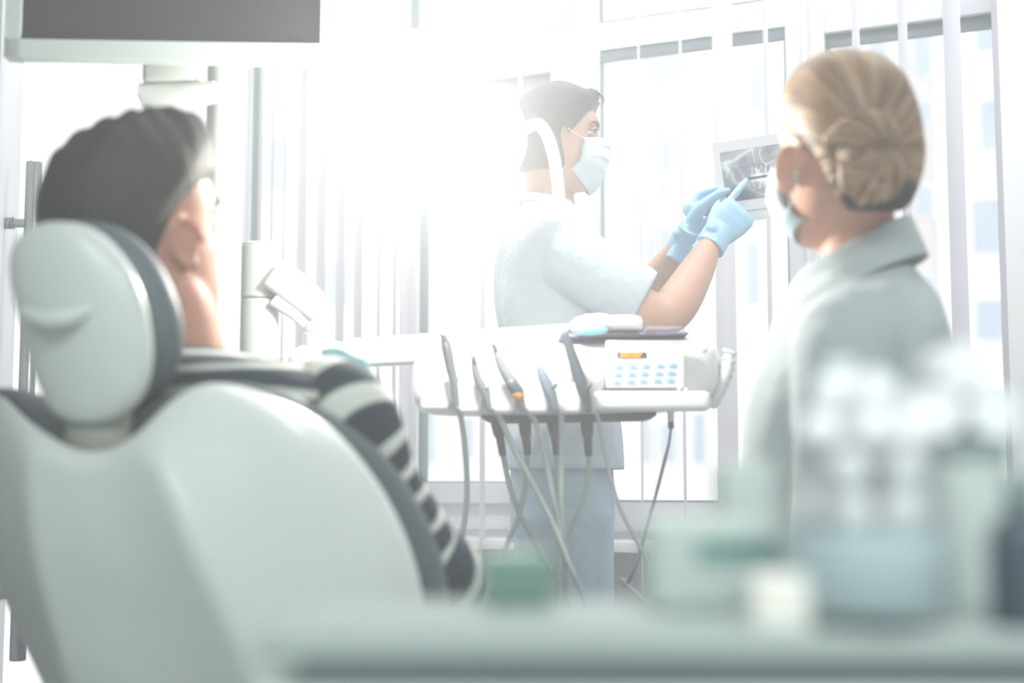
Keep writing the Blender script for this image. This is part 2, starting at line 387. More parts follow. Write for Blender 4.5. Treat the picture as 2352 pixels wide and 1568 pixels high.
for x0, x1, y0, y1 in fw:
    bm = NB(); fbox(bm, x0 - 3, x1 + 3, y0 - 4, y1 + 4, 0.0, 0.12); wf = link('window_frame', mesh_of(bm), M_fframe, fac, smooth=False)
    bm = NB(); fbox(bm, x0, x1, y0, y1, 0.10, 0.14); link('window_pane', mesh_of(bm), M_fwin, wf, smooth=False)
bm = NB(); wbox(bm, -30, 30, OFF, -0.2, -6.2, -6); struct(link('ground_outside', mesh_of(bm), M_ground, smooth=False))

# ------------------------------------------------------------------ people: heads, hands
HEADT = [(-.122, .060, .020, .020), (-.114, .080, .012, .036), (-.097, .089, -.015, .049), (-.07, .091, -.045, .059), (-.04, .088, -.075, .067), (-.01, .086, -.09, .072),
         (.02, .089, -.097, .075), (.05, .091, -.098, .076), (.078, .077, -.088, .069), (.098, .054, -.070, .054), (.112, .026, -.042, .032), (.118, .0, -.015, .008)]
class HeadFrame:
    def __init__(s, o, yaw, pitch=0, roll=0, k=1.0):
        s.o = o; s.k = k
        m = Matrix.Rotation(yaw, 3, 'Z') @ Matrix.Rotation(-pitch, 3, 'Y') @ Matrix.Rotation(roll, 3, 'X'); s.m = m
        s.f = m @ XA; s.l = m @ YA; s.u = m @ ZA
    def __call__(s, x, y, z): return s.o + s.m @ (Vector((x, y, z)) * s.k)
def g2(y, z, y0, z0, sy, sz): return math.exp(-((y - y0) / sy) ** 2 / 2 - ((z - z0) / sz) ** 2 / 2)
def face_disp(y, z, fem=1.0):
    d = 0.0
    t = min(1, max(0, (0.030 - z) / 0.062))
    nose = (0.005 + 0.021 * t ** 1.3) * (1 if z > -0.034 else math.exp(-((z + 0.034) / 0.006) ** 2))
    d += nose * math.exp(-(y / (0.0075 + 0.005 * t)) ** 2 / 1.6) if z < 0.045 else 0.004 * math.exp(-(y / 0.01) ** 2) * math.exp(-((z - .045) / .015) ** 2)
    for s in (-1, 1):
        d -= 0.011 * g2(y, z, s * .031, .010, .014, .011)
        d += 0.004 * g2(y, z, s * .030, .031, .018, .006)
        d += 0.004 * g2(y, z, s * .042, -.022, .014, .014)
    d += 0.005 * g2(y, z, 0, -.064, .020, .006) + 0.005 * g2(y, z, 0, -.076, .018, .006) - 0.004 * g2(y, z, 0, -.090, .02, .006) + 0.006 * g2(y, z, 0, -.108, .018, .009)
    return d
def head_bm(bm, H, n=72, lv=6):
    rows = crom(HEADT, lv); rr = []
    for z, f, b, wd in rows:
        wd = max(wd, .003); cx, rx = (f + b) / 2, max((f - b) / 2, .004); r = []
        for i in range(n):
            a = 2 * math.pi * i / n; ca, sa = math.cos(a), math.sin(a); p = 2.25
            x = cx + math.copysign(abs(ca) ** (2 / p), ca) * rx; y = math.copysign(abs(sa) ** (2 / p), sa) * wd
            if ca > 0: x += face_disp(y, z) * min(1, ca * 2)
            r.append(H(x, y, z))
        rr.append(r)
    grid(bm, rr)
def ear_bm(bm, H, s, dz=-.005, dx=-.008, dy=.079):
    c = H(dx, s * dy, dz); o = (H.l * s * .9 - H.f * .45).normalized()
    up = (H.u * .97 - H.f * .2).normalized(); fw = up.cross(o)
    ell(bm, c - o * .004, fw, up, o, .013, .025, .009, 16, 8)
    pts = []
    for k in range(15):
        a = R(-70) + R(260) * k / 14
        pts.append((c + (fw * (math.sin(a + R(90)) * .0 ) + up * (math.sin(a) * .029) - fw * (-math.cos(a) * .018 * -1)) * H.k + o * .005, .0042 * (1 - .2 * k / 14)))
    tube(bm, pts, 8, 2)
    ell(bm, c - up * .026 + o * .002, fw, up, o, .008, .009, .006, 12, 6)
def hand_parts(bm, wr, dirv, side, back, k=1.0, curls=(25, 30, 35, 40), spread=4, thumb=(40, 20), L=(.072, .080, .074, .058), wrist_r=.025, bend_axis=None):
    """wr wrist point, dirv towards knuckles, side = towards the thumb, back = back of the hand"""
    D = dirv.normalized(); S = (side - D * side.dot(D)).normalized(); B = (back - D * back.dot(D) - S * back.dot(S)).normalized()
    pl_ = .092 * k
    rows = []
    for t, a, b, off in ((-.55, .026, .022, 0), (-.25, .026, .020, 0), (0, .028, .019, 0), (.25, .035, .018, .001), (.6, .042, .017, .001), (.9, .042, .014, 0), (1.04, .036, .009, 0)):
        rows.append(ring(wr + D * (pl_ * t) + S * off, S, B, a * k, b * k, 24, 2.4))
    grid(bm, rows)
    for j in range(4):
        s = (1.5 - j) * .0205 * k
        base = wr + D * (pl_ * (.93 - .035 * abs(j - 1) - .03 * (j == 3))) + S * s
        cu = curls[j]; an = R(spread * (1.5 - j)); d = (D * math.cos(an) + S * math.sin(an)).normalized()
        p = base - d * .02 * k; pts = [(p, .0088 * k), (base, .0092 * k)]; ln = L[j] * k; ang = 0; q = base
        cc = cu if isinstance(cu, (list, tuple)) else (cu * .8, cu * 1.2, cu * .8)
        for seg, fr in enumerate((.45, .30, .25)):
            ang += R(cc[seg]); dd = (d * math.cos(ang) - B * math.sin(ang)).normalized()
            m_ = q + dd * ln * fr * .5; pts.append((m_, .0080 * k - .0004 * seg)); q = q + dd * ln * fr
            pts.append((q, (.0084 if seg < 2 else .0058) * k))
        tube(bm, pts, 12, 3)
    tb = wr + D * (pl_ * .28) + S * .026 * k; an, bn = R(thumb[0]), R(thumb[1])
    d1 = (D * math.cos(an) + S * math.sin(an)); d1 = (d1 - B * math.sin(bn)).normalized(); d2 = (d1 + D * .5 - B * .15).normalized()
    tube(bm, [(tb - d1 * .025, .015 * k), (tb + d1 * .012, .0135 * k), (tb + d1 * .036 * k, .0100 * k), (tb + d1 * .036 * k + d2 * .018 * k, .0096 * k), (tb + d1 * .036 * k + d2 * .034 * k, .0070 * k)], 12, 4)

# ================================================================== NURSE holding the film
DN = 3.05; PN = 3267 / DN
SC = lambda px: px / PN
hn = HeadFrame(P(1283, 322, DN), R(-4), R(-2), 0, .90)
bm = NB(); head_bm(bm, hn, 84, 7)
tube(bm, [(hn(-.02, 0, -.03), .052), (P(1262, 420, DN), .052), (P(1262, 480, DN), .056), (P(1255, 530, DN), .075, .10)], 24, 4, up=XA)
# torso core, legs
def seg_rings(spec, dep, n=28, p=2.3):
    return [ring(P((x0 + x1) / 2, y, dep) , XA, YA, (x1 - x0) / 2 / (3267 / dep), ry, n, p) for x0, x1, y, ry in spec]
grid(bm, [ring(r, XA, YA, a, b, 28, 2.2) for r, a, b in ((P(1255, 505, DN), .07, .15), (P(1262, 560, DN), .085, .18), (P(1275, 680, DN), .095, .15), (P(1285, 820, DN), .085, .13), (P(1290, 960, DN), .095, .16), (P(1290, 1100, DN), .105, .17), (P(1285, 1190, DN), .095, .16))])
hipz = P(1290, 1130, DN)
for s in (-1, 1):
    o = YA * s * .085
    tube(bm, [(hipz + o, .085), (Vector((hipz.x - .0, hipz.y, .62)) + o, .075), (Vector((hipz.x + .01, hipz.y, .45)) + o, .055), (Vector((hipz.x - .01, hipz.y, .3)) + o, .055), (Vector((hipz.x - .01, hipz.y, .1)) + o, .036)], 20, 4)
    f0 = Vector((hipz.x - .03, hipz.y, .05)) + o
    tube(bm, [(f0, .035), (f0 + Vector((.09, 0, -.005)), .036, .03), (f0 + Vector((.17, 0, -.02)), .032, .022)], 14, 4)
# arms: near (right) arm and far (left) arm
dn_, df_ = 2.90, 3.17
near = [(P(1270, 575, 2.93), .052), (P(1370, 640, 2.87), .048), (P(1465, 705, 2.86), .045), (P(1526, 722, 2.87), .043), (P(1560, 690, 2.89), .044), (P(1600, 622, 2.93), .036), (P(1630, 566, 2.965), .0275, .023), (P(1638, 553, 2.972), .024, .018)]
far = [(P(1280, 570, 3.2), .050), (P(1350, 640, 3.23), .046), (P(1430, 700, 3.22), .042), (P(1490, 660, 3.2), .041), (P(1530, 612, 3.17), .035), (P(1564, 563, 3.125), .027, .023), (P(1572, 551, 3.118), .023, .018)]
tube(bm, near, 22, 5); tube(bm, far, 22, 5)
nurse = link('person', mesh_of(bm), M_skin, None, mods=[VOX(.0035), SM(4)], base=Vector((hipz.x, hipz.y, 0)))
tag(nurse, 'woman in pale blue tunic and mask standing at the window, pointing at an x-ray film', 'person')
def bent_hand(name, m, parent, wr, kn, side, back, **kw):
    bm = NB(); hand_parts(bm, wr, kn - wr, side, back, **kw); return bm
# right (near) glove pointing: index straight, others curled away from the camera
bm = NB()
wr = P(1641, 549, 2.975); kn = P(1703, 480, 3.0)
D = (kn - wr).normalized(); S = (P(1660, 455, 3.0) - P(1700, 500, 3.0)); B = Vector((-.15, -1, .1))
hand_parts(bm, wr, D, S, B, k=.98, curls=((6, 8, 4), (75, 75, 40), (80, 78, 40), (82, 78, 40)), spread=1, thumb=(20, 42), L=(.078, .080, .074, .058))
# glove cuff
cd = (P(1641, 549, 2.975) - P(1612, 600, 2.945)).normalized()
tube(bm, [(P(1632, 564, 2.968) - cd * .006, .0335, .0300), (P(1637, 556, 2.972), .0325, .0285), (wr + cd * .02, .0315, .0265), (wr + cd * .04, .031, .023)], 24, 4, up=S, round_ends=False)
g1 = link('glove', mesh_of(bm), M_glove, nurse, mods=[VOX(.0018), SM(5, .5)]); g1['label'] = 'right glove, index finger pointing'
# left (far) glove gripping the film's edge: thumb in front, fingers behind
bm = NB()
wr = P(1570, 553, 3.115); kn = P(1613, 465, 3.12)
D = (kn - wr).normalized(); S = P(1590, 440, 3.1) - P(1640, 475, 3.13)
hand_parts(bm, wr, D, P(1600, 440, 3.10) - P(1600, 440, 3.2), Vector((-1, .3, .3)), k=.95, curls=((48, 22, 10), (52, 25, 12), (58, 28, 14), (62, 30, 16)), spread=2, thumb=(0, 60))
ct = P(1648, 447, 3.065)
tube(bm, [(P(1592, 505, 3.09), .017), (P(1610, 478, 3.075), .0145), (P(1632, 458, 3.066), .0105), (P(1655, 443, 3.062), .0098), (P(1672, 437, 3.064), .0065)], 14, 4)
tube(bm, [(P(1588, 480, 3.12), .02), (P(1602, 452, 3.125), .0115), (P(1625, 440, 3.128), .009), (P(1650, 434, 3.13), .0075)], 14, 4)
cd = (wr - P(1545, 592, 3.15)).normalized()
tube(bm, [(P(1562, 566, 3.126), .0315, .029), (wr + cd * .01, .0305, .0265), (wr + cd * .04, .03, .023)], 24, 4, up=S, round_ends=False)
g2_ = link('glove', mesh_of(bm), M_glove, nurse, mods=[VOX(.0018), SM(5, .5)]); g2_['label'] = 'left glove gripping the film edge'

# tunic
def wrinkle(me_rows, amp, seed, freq=9):
    rnd = random.Random(seed); ph = [(rnd.uniform(0, 6.28), rnd.uniform(.6, 1.6), rnd.uniform(-1, 1)) for _ in range(5)]
    out = []
    for i, r in enumerate(me_rows):
        c = sum(r, Vector()) / len(r); rr = []
        for j, p in enumerate(r):
            a = 2 * math.pi * j / len(r); d = 0
            for (f, q, s) in ph: d += math.sin(a * round(3 * q + 2) + i * .35 * s * freq / 9 + f)
            v = (p - c); rr.append(p + v.normalized() * amp * d / 3)
        out.append(rr)
    return out
def interp_rings(spec, steps=5):
    """spec: (cx,cy,cz, rx, ry)"""
    return crom(spec, steps)
def body_rings(spec, n=48, p=2.3, steps=6, ax=XA, ay=YA):
    return [ring(Vector(d[:3]), ax, ay, d[3], d[4], n, p) for d in interp_rings(spec, steps)]
bm = NB()
def pt(px, py, rx, ry, d=DN): q = P(px, py, d); return (q.x, q.y, q.z, rx, ry)
tr = body_rings([pt(1296, 1078, .128, .185), pt(1292, 1000, .126, .182), pt(1288, 900, .118, .165), pt(1280, 800, .115, .155), pt(1268, 700, .120, .165), pt(1258, 620, .113, .185), pt(1256, 560, .097, .192), pt(1258, 520, .078, .17), pt(1258, 490, .062, .11), pt(1257, 466, .052, .068)], p=2.4)
grid(bm, wrinkle(tr, .006, 3))
# near sleeve and far sleeve
tube(bm, [(P(1262, 560, 2.95), .078, .07), (P(1320, 600, 2.90), .074, .07), (P(1390, 645, 2.875), .070, .066), (P(1445, 675, 2.866), .070, .062), (P(1478, 692, 2.863), .0655, .058)], 28, 5, round_ends=False)
tube(bm, [(P(1265, 560, 3.16), .07), (P(1330, 610, 3.21), .066), (P(1390, 660, 3.225), .062)], 24, 5)
tun = link('tunic', mesh_of(bm), M_tunic, nurse, mods=[VOX(.0045), SM(6)])
# back seams
bm = NB()
tube(bm, [(P(1186, 560, 2.99), .0016), (P(1183, 640, 2.955), .0016), (P(1188, 700, 2.945), .0016), (P(1200, 745, 2.945), .0016)], 6, 4); link('seam', mesh_of(bm), M_tunic, tun)
# neckband
bm = NB(); cN = P(1257, 472, DN); rowN = []
for k, (dz, f) in enumerate(((-.010, 1.0), (0, 1.03), (.008, 1.0), (.008, .94), (-.006, .92))):
    rowN.append(ring(cN + ZA * dz + XA * 0, (XA * .97 - ZA * .20).normalized(), YA, .062 * f, .082 * f, 32, 2.1))
rowN.append(rowN[0]); grid(bm, rowN, cap=False); link('neckband', mesh_of(bm), M_tunic, nurse)
# trousers
bm = NB()
zz = lambda px, py: P(px, py, DN)
h1 = P(1290, 1040, DN)
grid(bm, body_rings([(h1.x, h1.y, h1.z, .108, .165), (h1.x, h1.y, .80, .112, .17), (h1.x, h1.y, .72, .108, .168)], n=36, steps=3))
for s in (-1, 1):
    o = YA * s * .085
    tube(bm, [(Vector((h1.x, h1.y, .78)) + o, .105, .09), (Vector((h1.x + .003, h1.y, .62)) + o, .102, .088), (Vector((h1.x + .01, h1.y, .4)) + o, .092, .08), (Vector((h1.x, h1.y, .08)) + o, .085, .08)], 28, 6)
link('trousers', mesh_of(bm), M_trouser, nurse, mods=[VOX(.006), SM(6)])
for s in (-1, 1):
    bm = NB(); f0 = Vector((h1.x - .05, h1.y + s * .085, .045))
    tube(bm, [(f0, .045, .045), (f0 + XA * .1, .046, .042), (f0 + XA * .2 - ZA * .006, .038, .038)], 18, 4); link('shoe', mesh_of(bm), M_shoe, nurse)
# hair: straight bob, side-swept fringe
hair_t = [(-.080, .026, -.078, .062), (-.070, .030, -.098, .080), (-.05, .032, -.106, .085), (-.02, .031, -.108, .086), (.0, .031, -.110, .086), (.023, .040, -.110, .086), (.044, .060, -.109, .082), (.06, .074, -.107, .080),
          (.075, .086, -.104, .076), (.088, .093, -.100, .073), (.100, .092, -.094, .069), (.112, .086, -.085, .064), (.122, .072, -.072, .054), (.130, .050, -.054, .040), (.134, .022, -.02, .020)]
bm = NB(); rr = []
for z, f, b, wd in crom(hair_t, 6):
    cx, rx = (f + b) / 2, (f - b) / 2; r = []
    for i in range(96):
        a = 2 * math.pi * i / 96; ca, sa = math.cos(a), math.sin(a); pp = 2.6 if z < .02 else (3.3 if (z < .10 and ca > 0) else 2.25)
        x = cx + math.copysign(abs(ca) ** (2 / pp), ca) * rx; y = math.copysign(abs(sa) ** (2 / pp), sa) * wd * (1 + .008 * math.sin(a * 31))
        r.append(hn(x, y, z + .004 * math.sin(a * 3)))
    rr.append(r)
grid(bm, rr); hairn = link('hair', mesh_of(bm), M_hairN, nurse, angle=60)
bm = NB()
Lq = [(.026, .078, .0), (.045, .073, .022), (.062, .066, .045), (.082, .048, .072), (.095, .024, .097)]; Uq = [(.0, .078, .03), (.015, .080, .066), (.038, .080, .088), (.058, .070, .104), (.074, .045, .116)]
for s_ in (-1, 1):
    Lr = crom(Lq, 5); Ur = crom(Uq, 5); fr_rows = []
    for l_, u_ in zip(Lr, Ur):
        row = [hn(*(Vector((l_[0], s_ * l_[1], l_[2])) * (1 - t) + Vector((u_[0], s_ * u_[1], u_[2])) * t + Vector((.004, s_ * .006, .003)) * math.sin(math.pi * t))) for t in [q / 7 for q in range(8)]]
        fr_rows.append(row + [p - hn.l * s_ * .004 for p in reversed(row)])
    grid(bm, fr_rows)
for k in range(3): tube(bm, [(hn(.086, -.02 - .01 * k, .112), .0012), (hn(.100 + .003 * k, -.03, .095), .0008), (hn(.102 - .002 * k, -.04, .072), .0004)], 6, 4)
link('fringe', mesh_of(bm), M_hairN, hairn, angle=60)
# eye, lid line, lashes, brow on both sides
for s in (-1, 1):
    bm = NB(); ell(bm, hn(.0725, s * .032, .009), hn.f, hn.l, hn.u, .0105, .0112, .0068, 20, 12); ey = link('eye', mesh_of(bm), M_eye, nurse)
    bm = NB(); ell(bm, hn(.0800, s * .0345, .0085), hn.f, hn.l, hn.u, .0032, .0045, .0046, 16, 8); link('iris', mesh_of(bm), M_iris, ey)
    bm = NB()
    tube(bm, [(hn(.080, s * .0440, .0135), .0010), (hn(.0865, s * .038, .0175), .0016), (hn(.088, s * .031, .0175), .0016), (hn(.086, s * .022, .0125), .0010)], 8, 4)
    for q in range(6): a = hn(.083 + .0012 * q, s * (.0435 - .003 * q), .0155 + .0004 * q); tube(bm, [(a, .0006), (a + hn.f * .006 + hn.u * .003 + hn.l * s * .002, .0003)], 5, 1)
    link('eyelash', mesh_of(bm), M_iris, nurse)
    bm = NB(); tube(bm, [(hn(.072, s * .055, .025), .0010), (hn(.083, s * .046, .034), .0022), (hn(.0905, s * .034, .0365), .0034), (hn(.094, s * .020, .033), .0030), (hn(.0945, s * .012, .030), .0018)], 8, 4); link('eyebrow', mesh_of(bm), M_hairN, nurse)
    bm = NB(); tube(bm, [(hn(.080, s * .0435, .006), .0022), (hn(.086, s * .035, .001), .0026), (hn(.087, s * .026, .001), .0022), (hn(.086, s * .021, .006), .0015)], 8, 4)
    tube(bm, [(hn(.079, s * .0450, .017), .0018), (hn(.0855, s * .038, .0215), .0026), (hn(.088, s * .029, .0215), .0024), (hn(.086, s * .021, .017), .0016)], 8, 4); link('eyelid', mesh_of(bm), M_skin, nurse)
# surgical mask
def mask(H, parent, pts, m=M_mask, n=28, lab=None):
    """pts: z, x of front, x of side edge, half width, z shift of side edge"""
    bm = NB(); rows = []
    dat = crom(pts, 5)
    for i, (z, xf, xs, wd, dz) in enumerate(dat):
        r = []
        for j in range(n + 1):
            a = math.pi * (j / n - .5); ca = math.cos(a)
            x = xs + (xf - xs) * ca ** .75 + .0016 * (((i % 6) - 3) / 3); r.append(H(x, wd * math.sin(a) * (1 + .12 * ca), z + dz * (1 - ca)))
        rows.append(r)
    grid(bm, rows, closed_u=False)
    return link('face_mask', mesh_of(bm), m, parent, mods=[('SOLIDIFY', dict(thickness=.0012, offset=1))], angle=25)
mk = mask(hn, nurse, [(-.003, .118, .062, .058, -.004), (-.02, .122, .060, .064, -.004), (-.045, .121, .057, .068, -.004), (-.07, .114, .054, .068, .006), (-.093, .106, .042, .064, .018), (-.114, .096, .034, .058, .032), (-.130, .078, .028, .050, .050)])
bm = NB(); tube(bm, [(hn(.064, -.066, -.012), .0010), (hn(.045, -.076, -.002), .0010), (hn(.024, -.088, .008), .0010)], 6, 3); link('ear_loop', mesh_of(bm), M_mask, mk)

# ------------------------------------------------------------------ x-ray film: a flat sheet with its picture
TL, TR, BR, BL = P(1635, 330, 3.085), P(1962, 279, 3.10), P(1978, 474, 3.075), P(1662, 516, 3.06)
nf = ((TR - TL).cross(BL - TL)).normalized()
if nf.y > 0: nf = -nf
def FP(u, v, k=0.0): return (TL * (1 - u) + TR * u) * (1 - v) + (BL * (1 - u) + BR * u) * v + nf * k
film = empty('xray_film', (BL + BR) / 2, 'panoramic dental x-ray film with white border held up by the standing woman', 'x-ray')
bm = NB(); grid(bm, [[FP(0, 0, 0), FP(1, 0, 0), FP(1, 0, -.0006), FP(0, 0, -.0006)], [FP(0, 1, 0), FP(1, 1, 0), FP(1, 1, -.0006), FP(0, 1, -.0006)]])
link('film_border', mesh_of(bm), mat('film_border', (222, 225, 232), 0.4), film, smooth=False)
u0, u1, v0, v1 = .045, .955, .125, .735
NXi, NYi = 360, 150
me = bpy.data.meshes.new('mesh'); vs = [FP(u0 + (u1 - u0) * i / NXi, v0 + (v1 - v0) * j / NYi, .0006) for j in range(NYi + 1) for i in range(NXi + 1)]
me.from_pydata([tuple(v) for v in vs], [], [(j * (NXi + 1) + i, j * (NXi + 1) + i + 1, (j + 1) * (NXi + 1) + i + 1, (j + 1) * (NXi + 1) + i) for j in range(NYi) for i in range(NXi)])
XX, YY = np.meshgrid(np.linspace(0, 2, NXi + 1), np.linspace(0, 1, NYi + 1))   # x 0..2, y 0 top ..1 bottom
rng = np.random.RandomState(5)
def vnoise(fx, fy):
    g = rng.rand(int(fy) + 3, int(fx) + 3); x = XX / 2 * fx; y = YY * fy; xi = x.astype(int); yi = y.astype(int); a = x - xi; b = y - yi; a = a * a * (3 - 2 * a); b = b * b * (3 - 2 * b)
    return (g[yi, xi] * (1 - a) + g[yi, xi + 1] * a) * (1 - b) + (g[yi + 1, xi] * (1 - a) + g[yi + 1, xi + 1] * a) * b
I = .26 + .10 * (vnoise(14, 8) - .5) + .07 * (vnoise(40, 22) - .5)
xm = np.minimum(XX, 2 - XX)                              # mirrored left and right
def line(pts, wd, amp):
    global I
    d = np.full(XX.shape, 9.0)
    for (x0, y0), (x1, y1) in zip(pts[:-1], pts[1:]):
        vx, vy = x1 - x0, y1 - y0; t = np.clip(((xm - x0) * vx + (YY - y0) * vy) / (vx * vx + vy * vy), 0, 1)
        d = np.minimum(d, np.hypot(xm - x0 - t * vx, YY - y0 - t * vy))
    I = I + amp * np.exp(-(d / wd) ** 2)
def blob(x, y, a, b, amp):
    global I
    I = I + amp * np.exp(-(((xm - x) / a) ** 2 + ((YY - y) / b) ** 2))
I += .20 * np.exp(-((YY - .12) / .16) ** 2) * (.4 + 1.2 * vnoise(22, 6))
blob(.08, .3, .10, .10, .25); line([(0, .22), (.2, .2), (.42, .06), (.5, .02)], .035, .35); line([(.02, .30), (.12, .42), (.16, .6), (.22, .7)], .03, .28)
line([(.06, .25), (.1, .35), (.05, .5)], .02, .3); blob(.32, .18, .09, .07, -.12); blob(.75, .12, .14, .09, -.16); blob(1.0, .15, .08, .1, .22)
line([(.22, .30), (.30, .5), (.38, .8), (.55, .93), (.8, 1.0), (1.0, 1.02)], .02, .18)
line([(.62, .02), (.60, .15), (.63, .3), (.68, .36)], .010, .4); line([(.5, .05), (.5, .2), (.52, .3)], .010, .3)
line([(.68, .36), (.9, .27), (1.0, .24)], .010, .45); line([(.68, .38), (.9, .31), (1.0, .28)], .008, .35)
blob(.55, .62, .2, .14, .10); blob(.42, .6, .12, .2, .08); blob(.12, .95, .3, .16, -.20); blob(.28, .9, .2, .15, -.12); blob(1.0, .75, .3, .2, .06)
for k in range(8):
    x = .44 + k * .072
    line([(x + .004, .548), (x + .036, .548)], .024, .50); line([(x + .006, .53), (x + .014, .38)], .012, .24); line([(x + .032, .53), (x + .026, .38)], .011, .24)
    line([(x, .645), (x + .034, .648)], .024, .46); line([(x + .008, .66), (x + .012, .82)], .013, .18); line([(x + .028, .66), (x + .024, .82)], .012, .14)
line([(.40, .597), (.75, .598), (1.0, .60)], .020, -.55)
line([(.53, .55), (.51, .42)], .011, .7); line([(.55, .55), (.56, .44)], .011, .7); line([(.53, .55), (.57, .55)], .03, .5); line([(.66, .55), (.655, .44)], .010, .6); line([(.56, .65), (.63, .66)], .035, .7); line([(.58, .66), (.55, .80)], .012, .6); line([(.62, .68), (.62, .76)], .010, .5)
line([(.52, .95), (.75, .985), (1.0, .99)], .05, .10)
I = np.clip(I * .95 - .02, .02, 1)
ca = me.attributes.new('col', 'FLOAT', 'POINT'); ca.data.foreach_set('value', I.ravel().astype(np.float32))
link('film_picture', me, attr_mat('film_picture', (0, 50, 84), (248, 252, 255), .3), film, smooth=False)
bm = NB(); grid(bm, [[FP(.02, .862, .0004), FP(.98, .862, .0004), FP(.98, .862, .0012), FP(.02, .862, .0012)], [FP(.02, .868, .0004), FP(.98, .868, .0004), FP(.98, .868, .0012), FP(.02, .868, .0012)]]); link('film_crease', mesh_of(bm), mat('film_crease', (200, 204, 212), .5), film, smooth=False)

# ================================================================== DENTAL CHAIR
def fn(a): return Vector((math.cos(a), math.sin(a), 0))
CF = Vector((.643, .766, 0)); CR_ = Vector((.766, -.643, 0))     # chair and patient: forward, right
chair = empty('dental_chair', Vector((-.28, 1.72, 0)), 'white shelled dental chair with grey upholstery in which the man sits', 'dental chair')
def patch(rows, sub=3, thick=.016, name='x', m=None, parent=None, crease=None, off=-1):
    bm = NB(); vs = grid(bm, [[P(*q) for q in r] for r in rows], closed_u=False)
    if crease:
        ly = bm.edges.layers.float.new('crease_edge')
        for cidx in crease:
            for r0, r1 in zip(vs[1:-1], vs[2:]): bm.edges.get((r0[cidx], r1[cidx]))[ly] = .75
        for q0, q1 in zip(vs[1][3:7], vs[1][4:8]): bm.edges.get((q0, q1))[ly] = .6
    me = mesh_of(bm)
    o = link(name, me, m, parent, angle=None, mods=[('SOLIDIFY', dict(thickness=thick, offset=off)), SUB(sub)])
    return o
shell_rows = [
 [(-30, 908, 1.66), (22, 905, 1.60), (48, 935, 1.55), (92, 985, 1.50), (160, 1042, 1.46), (218, 1056, 1.44), (280, 1046, 1.43), (330, 1015, 1.43), (388, 945, 1.44), (440, 905, 1.45), (478, 897, 1.46), (560, 912, 1.47), (660, 952, 1.49), (730, 990, 1.51)],
 [(-60, 960, 1.68), (0, 975, 1.60), (40, 1000, 1.53), (88, 1040, 1.47), (150, 1082, 1.43), (220, 1094, 1.415), (300, 1082, 1.40), (368, 1040, 1.395), (430, 990, 1.405), (500, 955, 1.42), (570, 945, 1.44), (650, 975, 1.46), (730, 1015, 1.48), (790, 1040, 1.50)],
 [(-60, 1080, 1.70), (0, 1090, 1.60), (50, 1100, 1.52), (100, 1125, 1.45), (160, 1150, 1.41), (235, 1160, 1.395), (325, 1155, 1.38), (412, 1140, 1.37), (490, 1110, 1.385), (570, 1090, 1.40), (650, 1080, 1.42), (740, 1100, 1.45), (820, 1125, 1.48), (868, 1140, 1.50)],
 [(-25, 1240, 1.72), (10, 1250, 1.62), (60, 1255, 1.53), (110, 1262, 1.45), (175, 1270, 1.41), (260, 1275, 1.39), (365, 1275, 1.37), (462, 1270, 1.36), (550, 1255, 1.375), (640, 1250, 1.395), (730, 1245, 1.42), (820, 1250, 1.45), (890, 1255, 1.48), (922, 1258, 1.51)],
 [(50, 1400, 1.74), (78, 1400, 1.64), (115, 1405, 1.54), (150, 1410, 1.46), (205, 1410, 1.42), (300, 1410, 1.40), (420, 1410, 1.375), (530, 1405, 1.365), (620, 1400, 1.38), (710, 1395, 1.40), (790, 1390, 1.42), (870, 1390, 1.45), (930, 1392, 1.49), (953, 1395, 1.52)],
 [(128, 1570, 1.76), (145, 1570, 1.66), (170, 1570, 1.56), (195, 1570, 1.48), (245, 1570, 1.43), (350, 1570, 1.41), (480, 1570, 1.39), (605, 1570, 1.38), (700, 1565, 1.39), (790, 1560, 1.41), (860, 1555, 1.43), (915, 1550, 1.47), (955, 1550, 1.51), (968, 1550, 1.54)],
 [(220, 1760, 1.80), (235, 1760, 1.70), (255, 1760, 1.60), (280, 1760, 1.52), (330, 1760, 1.47), (430, 1760, 1.45), (560, 1760, 1.43), (690, 1760, 1.42), (770, 1755, 1.43), (840, 1750, 1.45), (890, 1745, 1.48), (930, 1740, 1.51), (955, 1740, 1.54), (965, 1740, 1.57)],
 [(300, 1860, 1.84), (315, 1860, 1.76), (335, 1860, 1.67), (360, 1860, 1.60), (410, 1860, 1.56), (500, 1860, 1.54), (620, 1860, 1.53), (740, 1860, 1.53), (800, 1855, 1.54), (850, 1850, 1.55), (890, 1845, 1.57), (920, 1840, 1.59), (940, 1840, 1.61), (950, 1840, 1.63)]]
for i_, r_ in enumerate(shell_rows):        # hollow between the two ridges
    if i_ >= 1:
        for j_ in (4, 5, 6): r_[j_] = (r_[j_][0], r_[j_][1], r_[j_][2] + (.022 if i_ > 1 else .006))
        r_[7] = (r_[7][0], r_[7][1], r_[7][2] - .012); r_[3] = (r_[3][0], r_[3][1], r_[3][2] - .008)
sh_o = patch(shell_rows, 2, .018, 'backrest_shell', M_shell, chair, crease=(3, 7))
# raised crease ribs along the shell
for c, lab in ((7, 'r'), (3, 'l')):
    pass
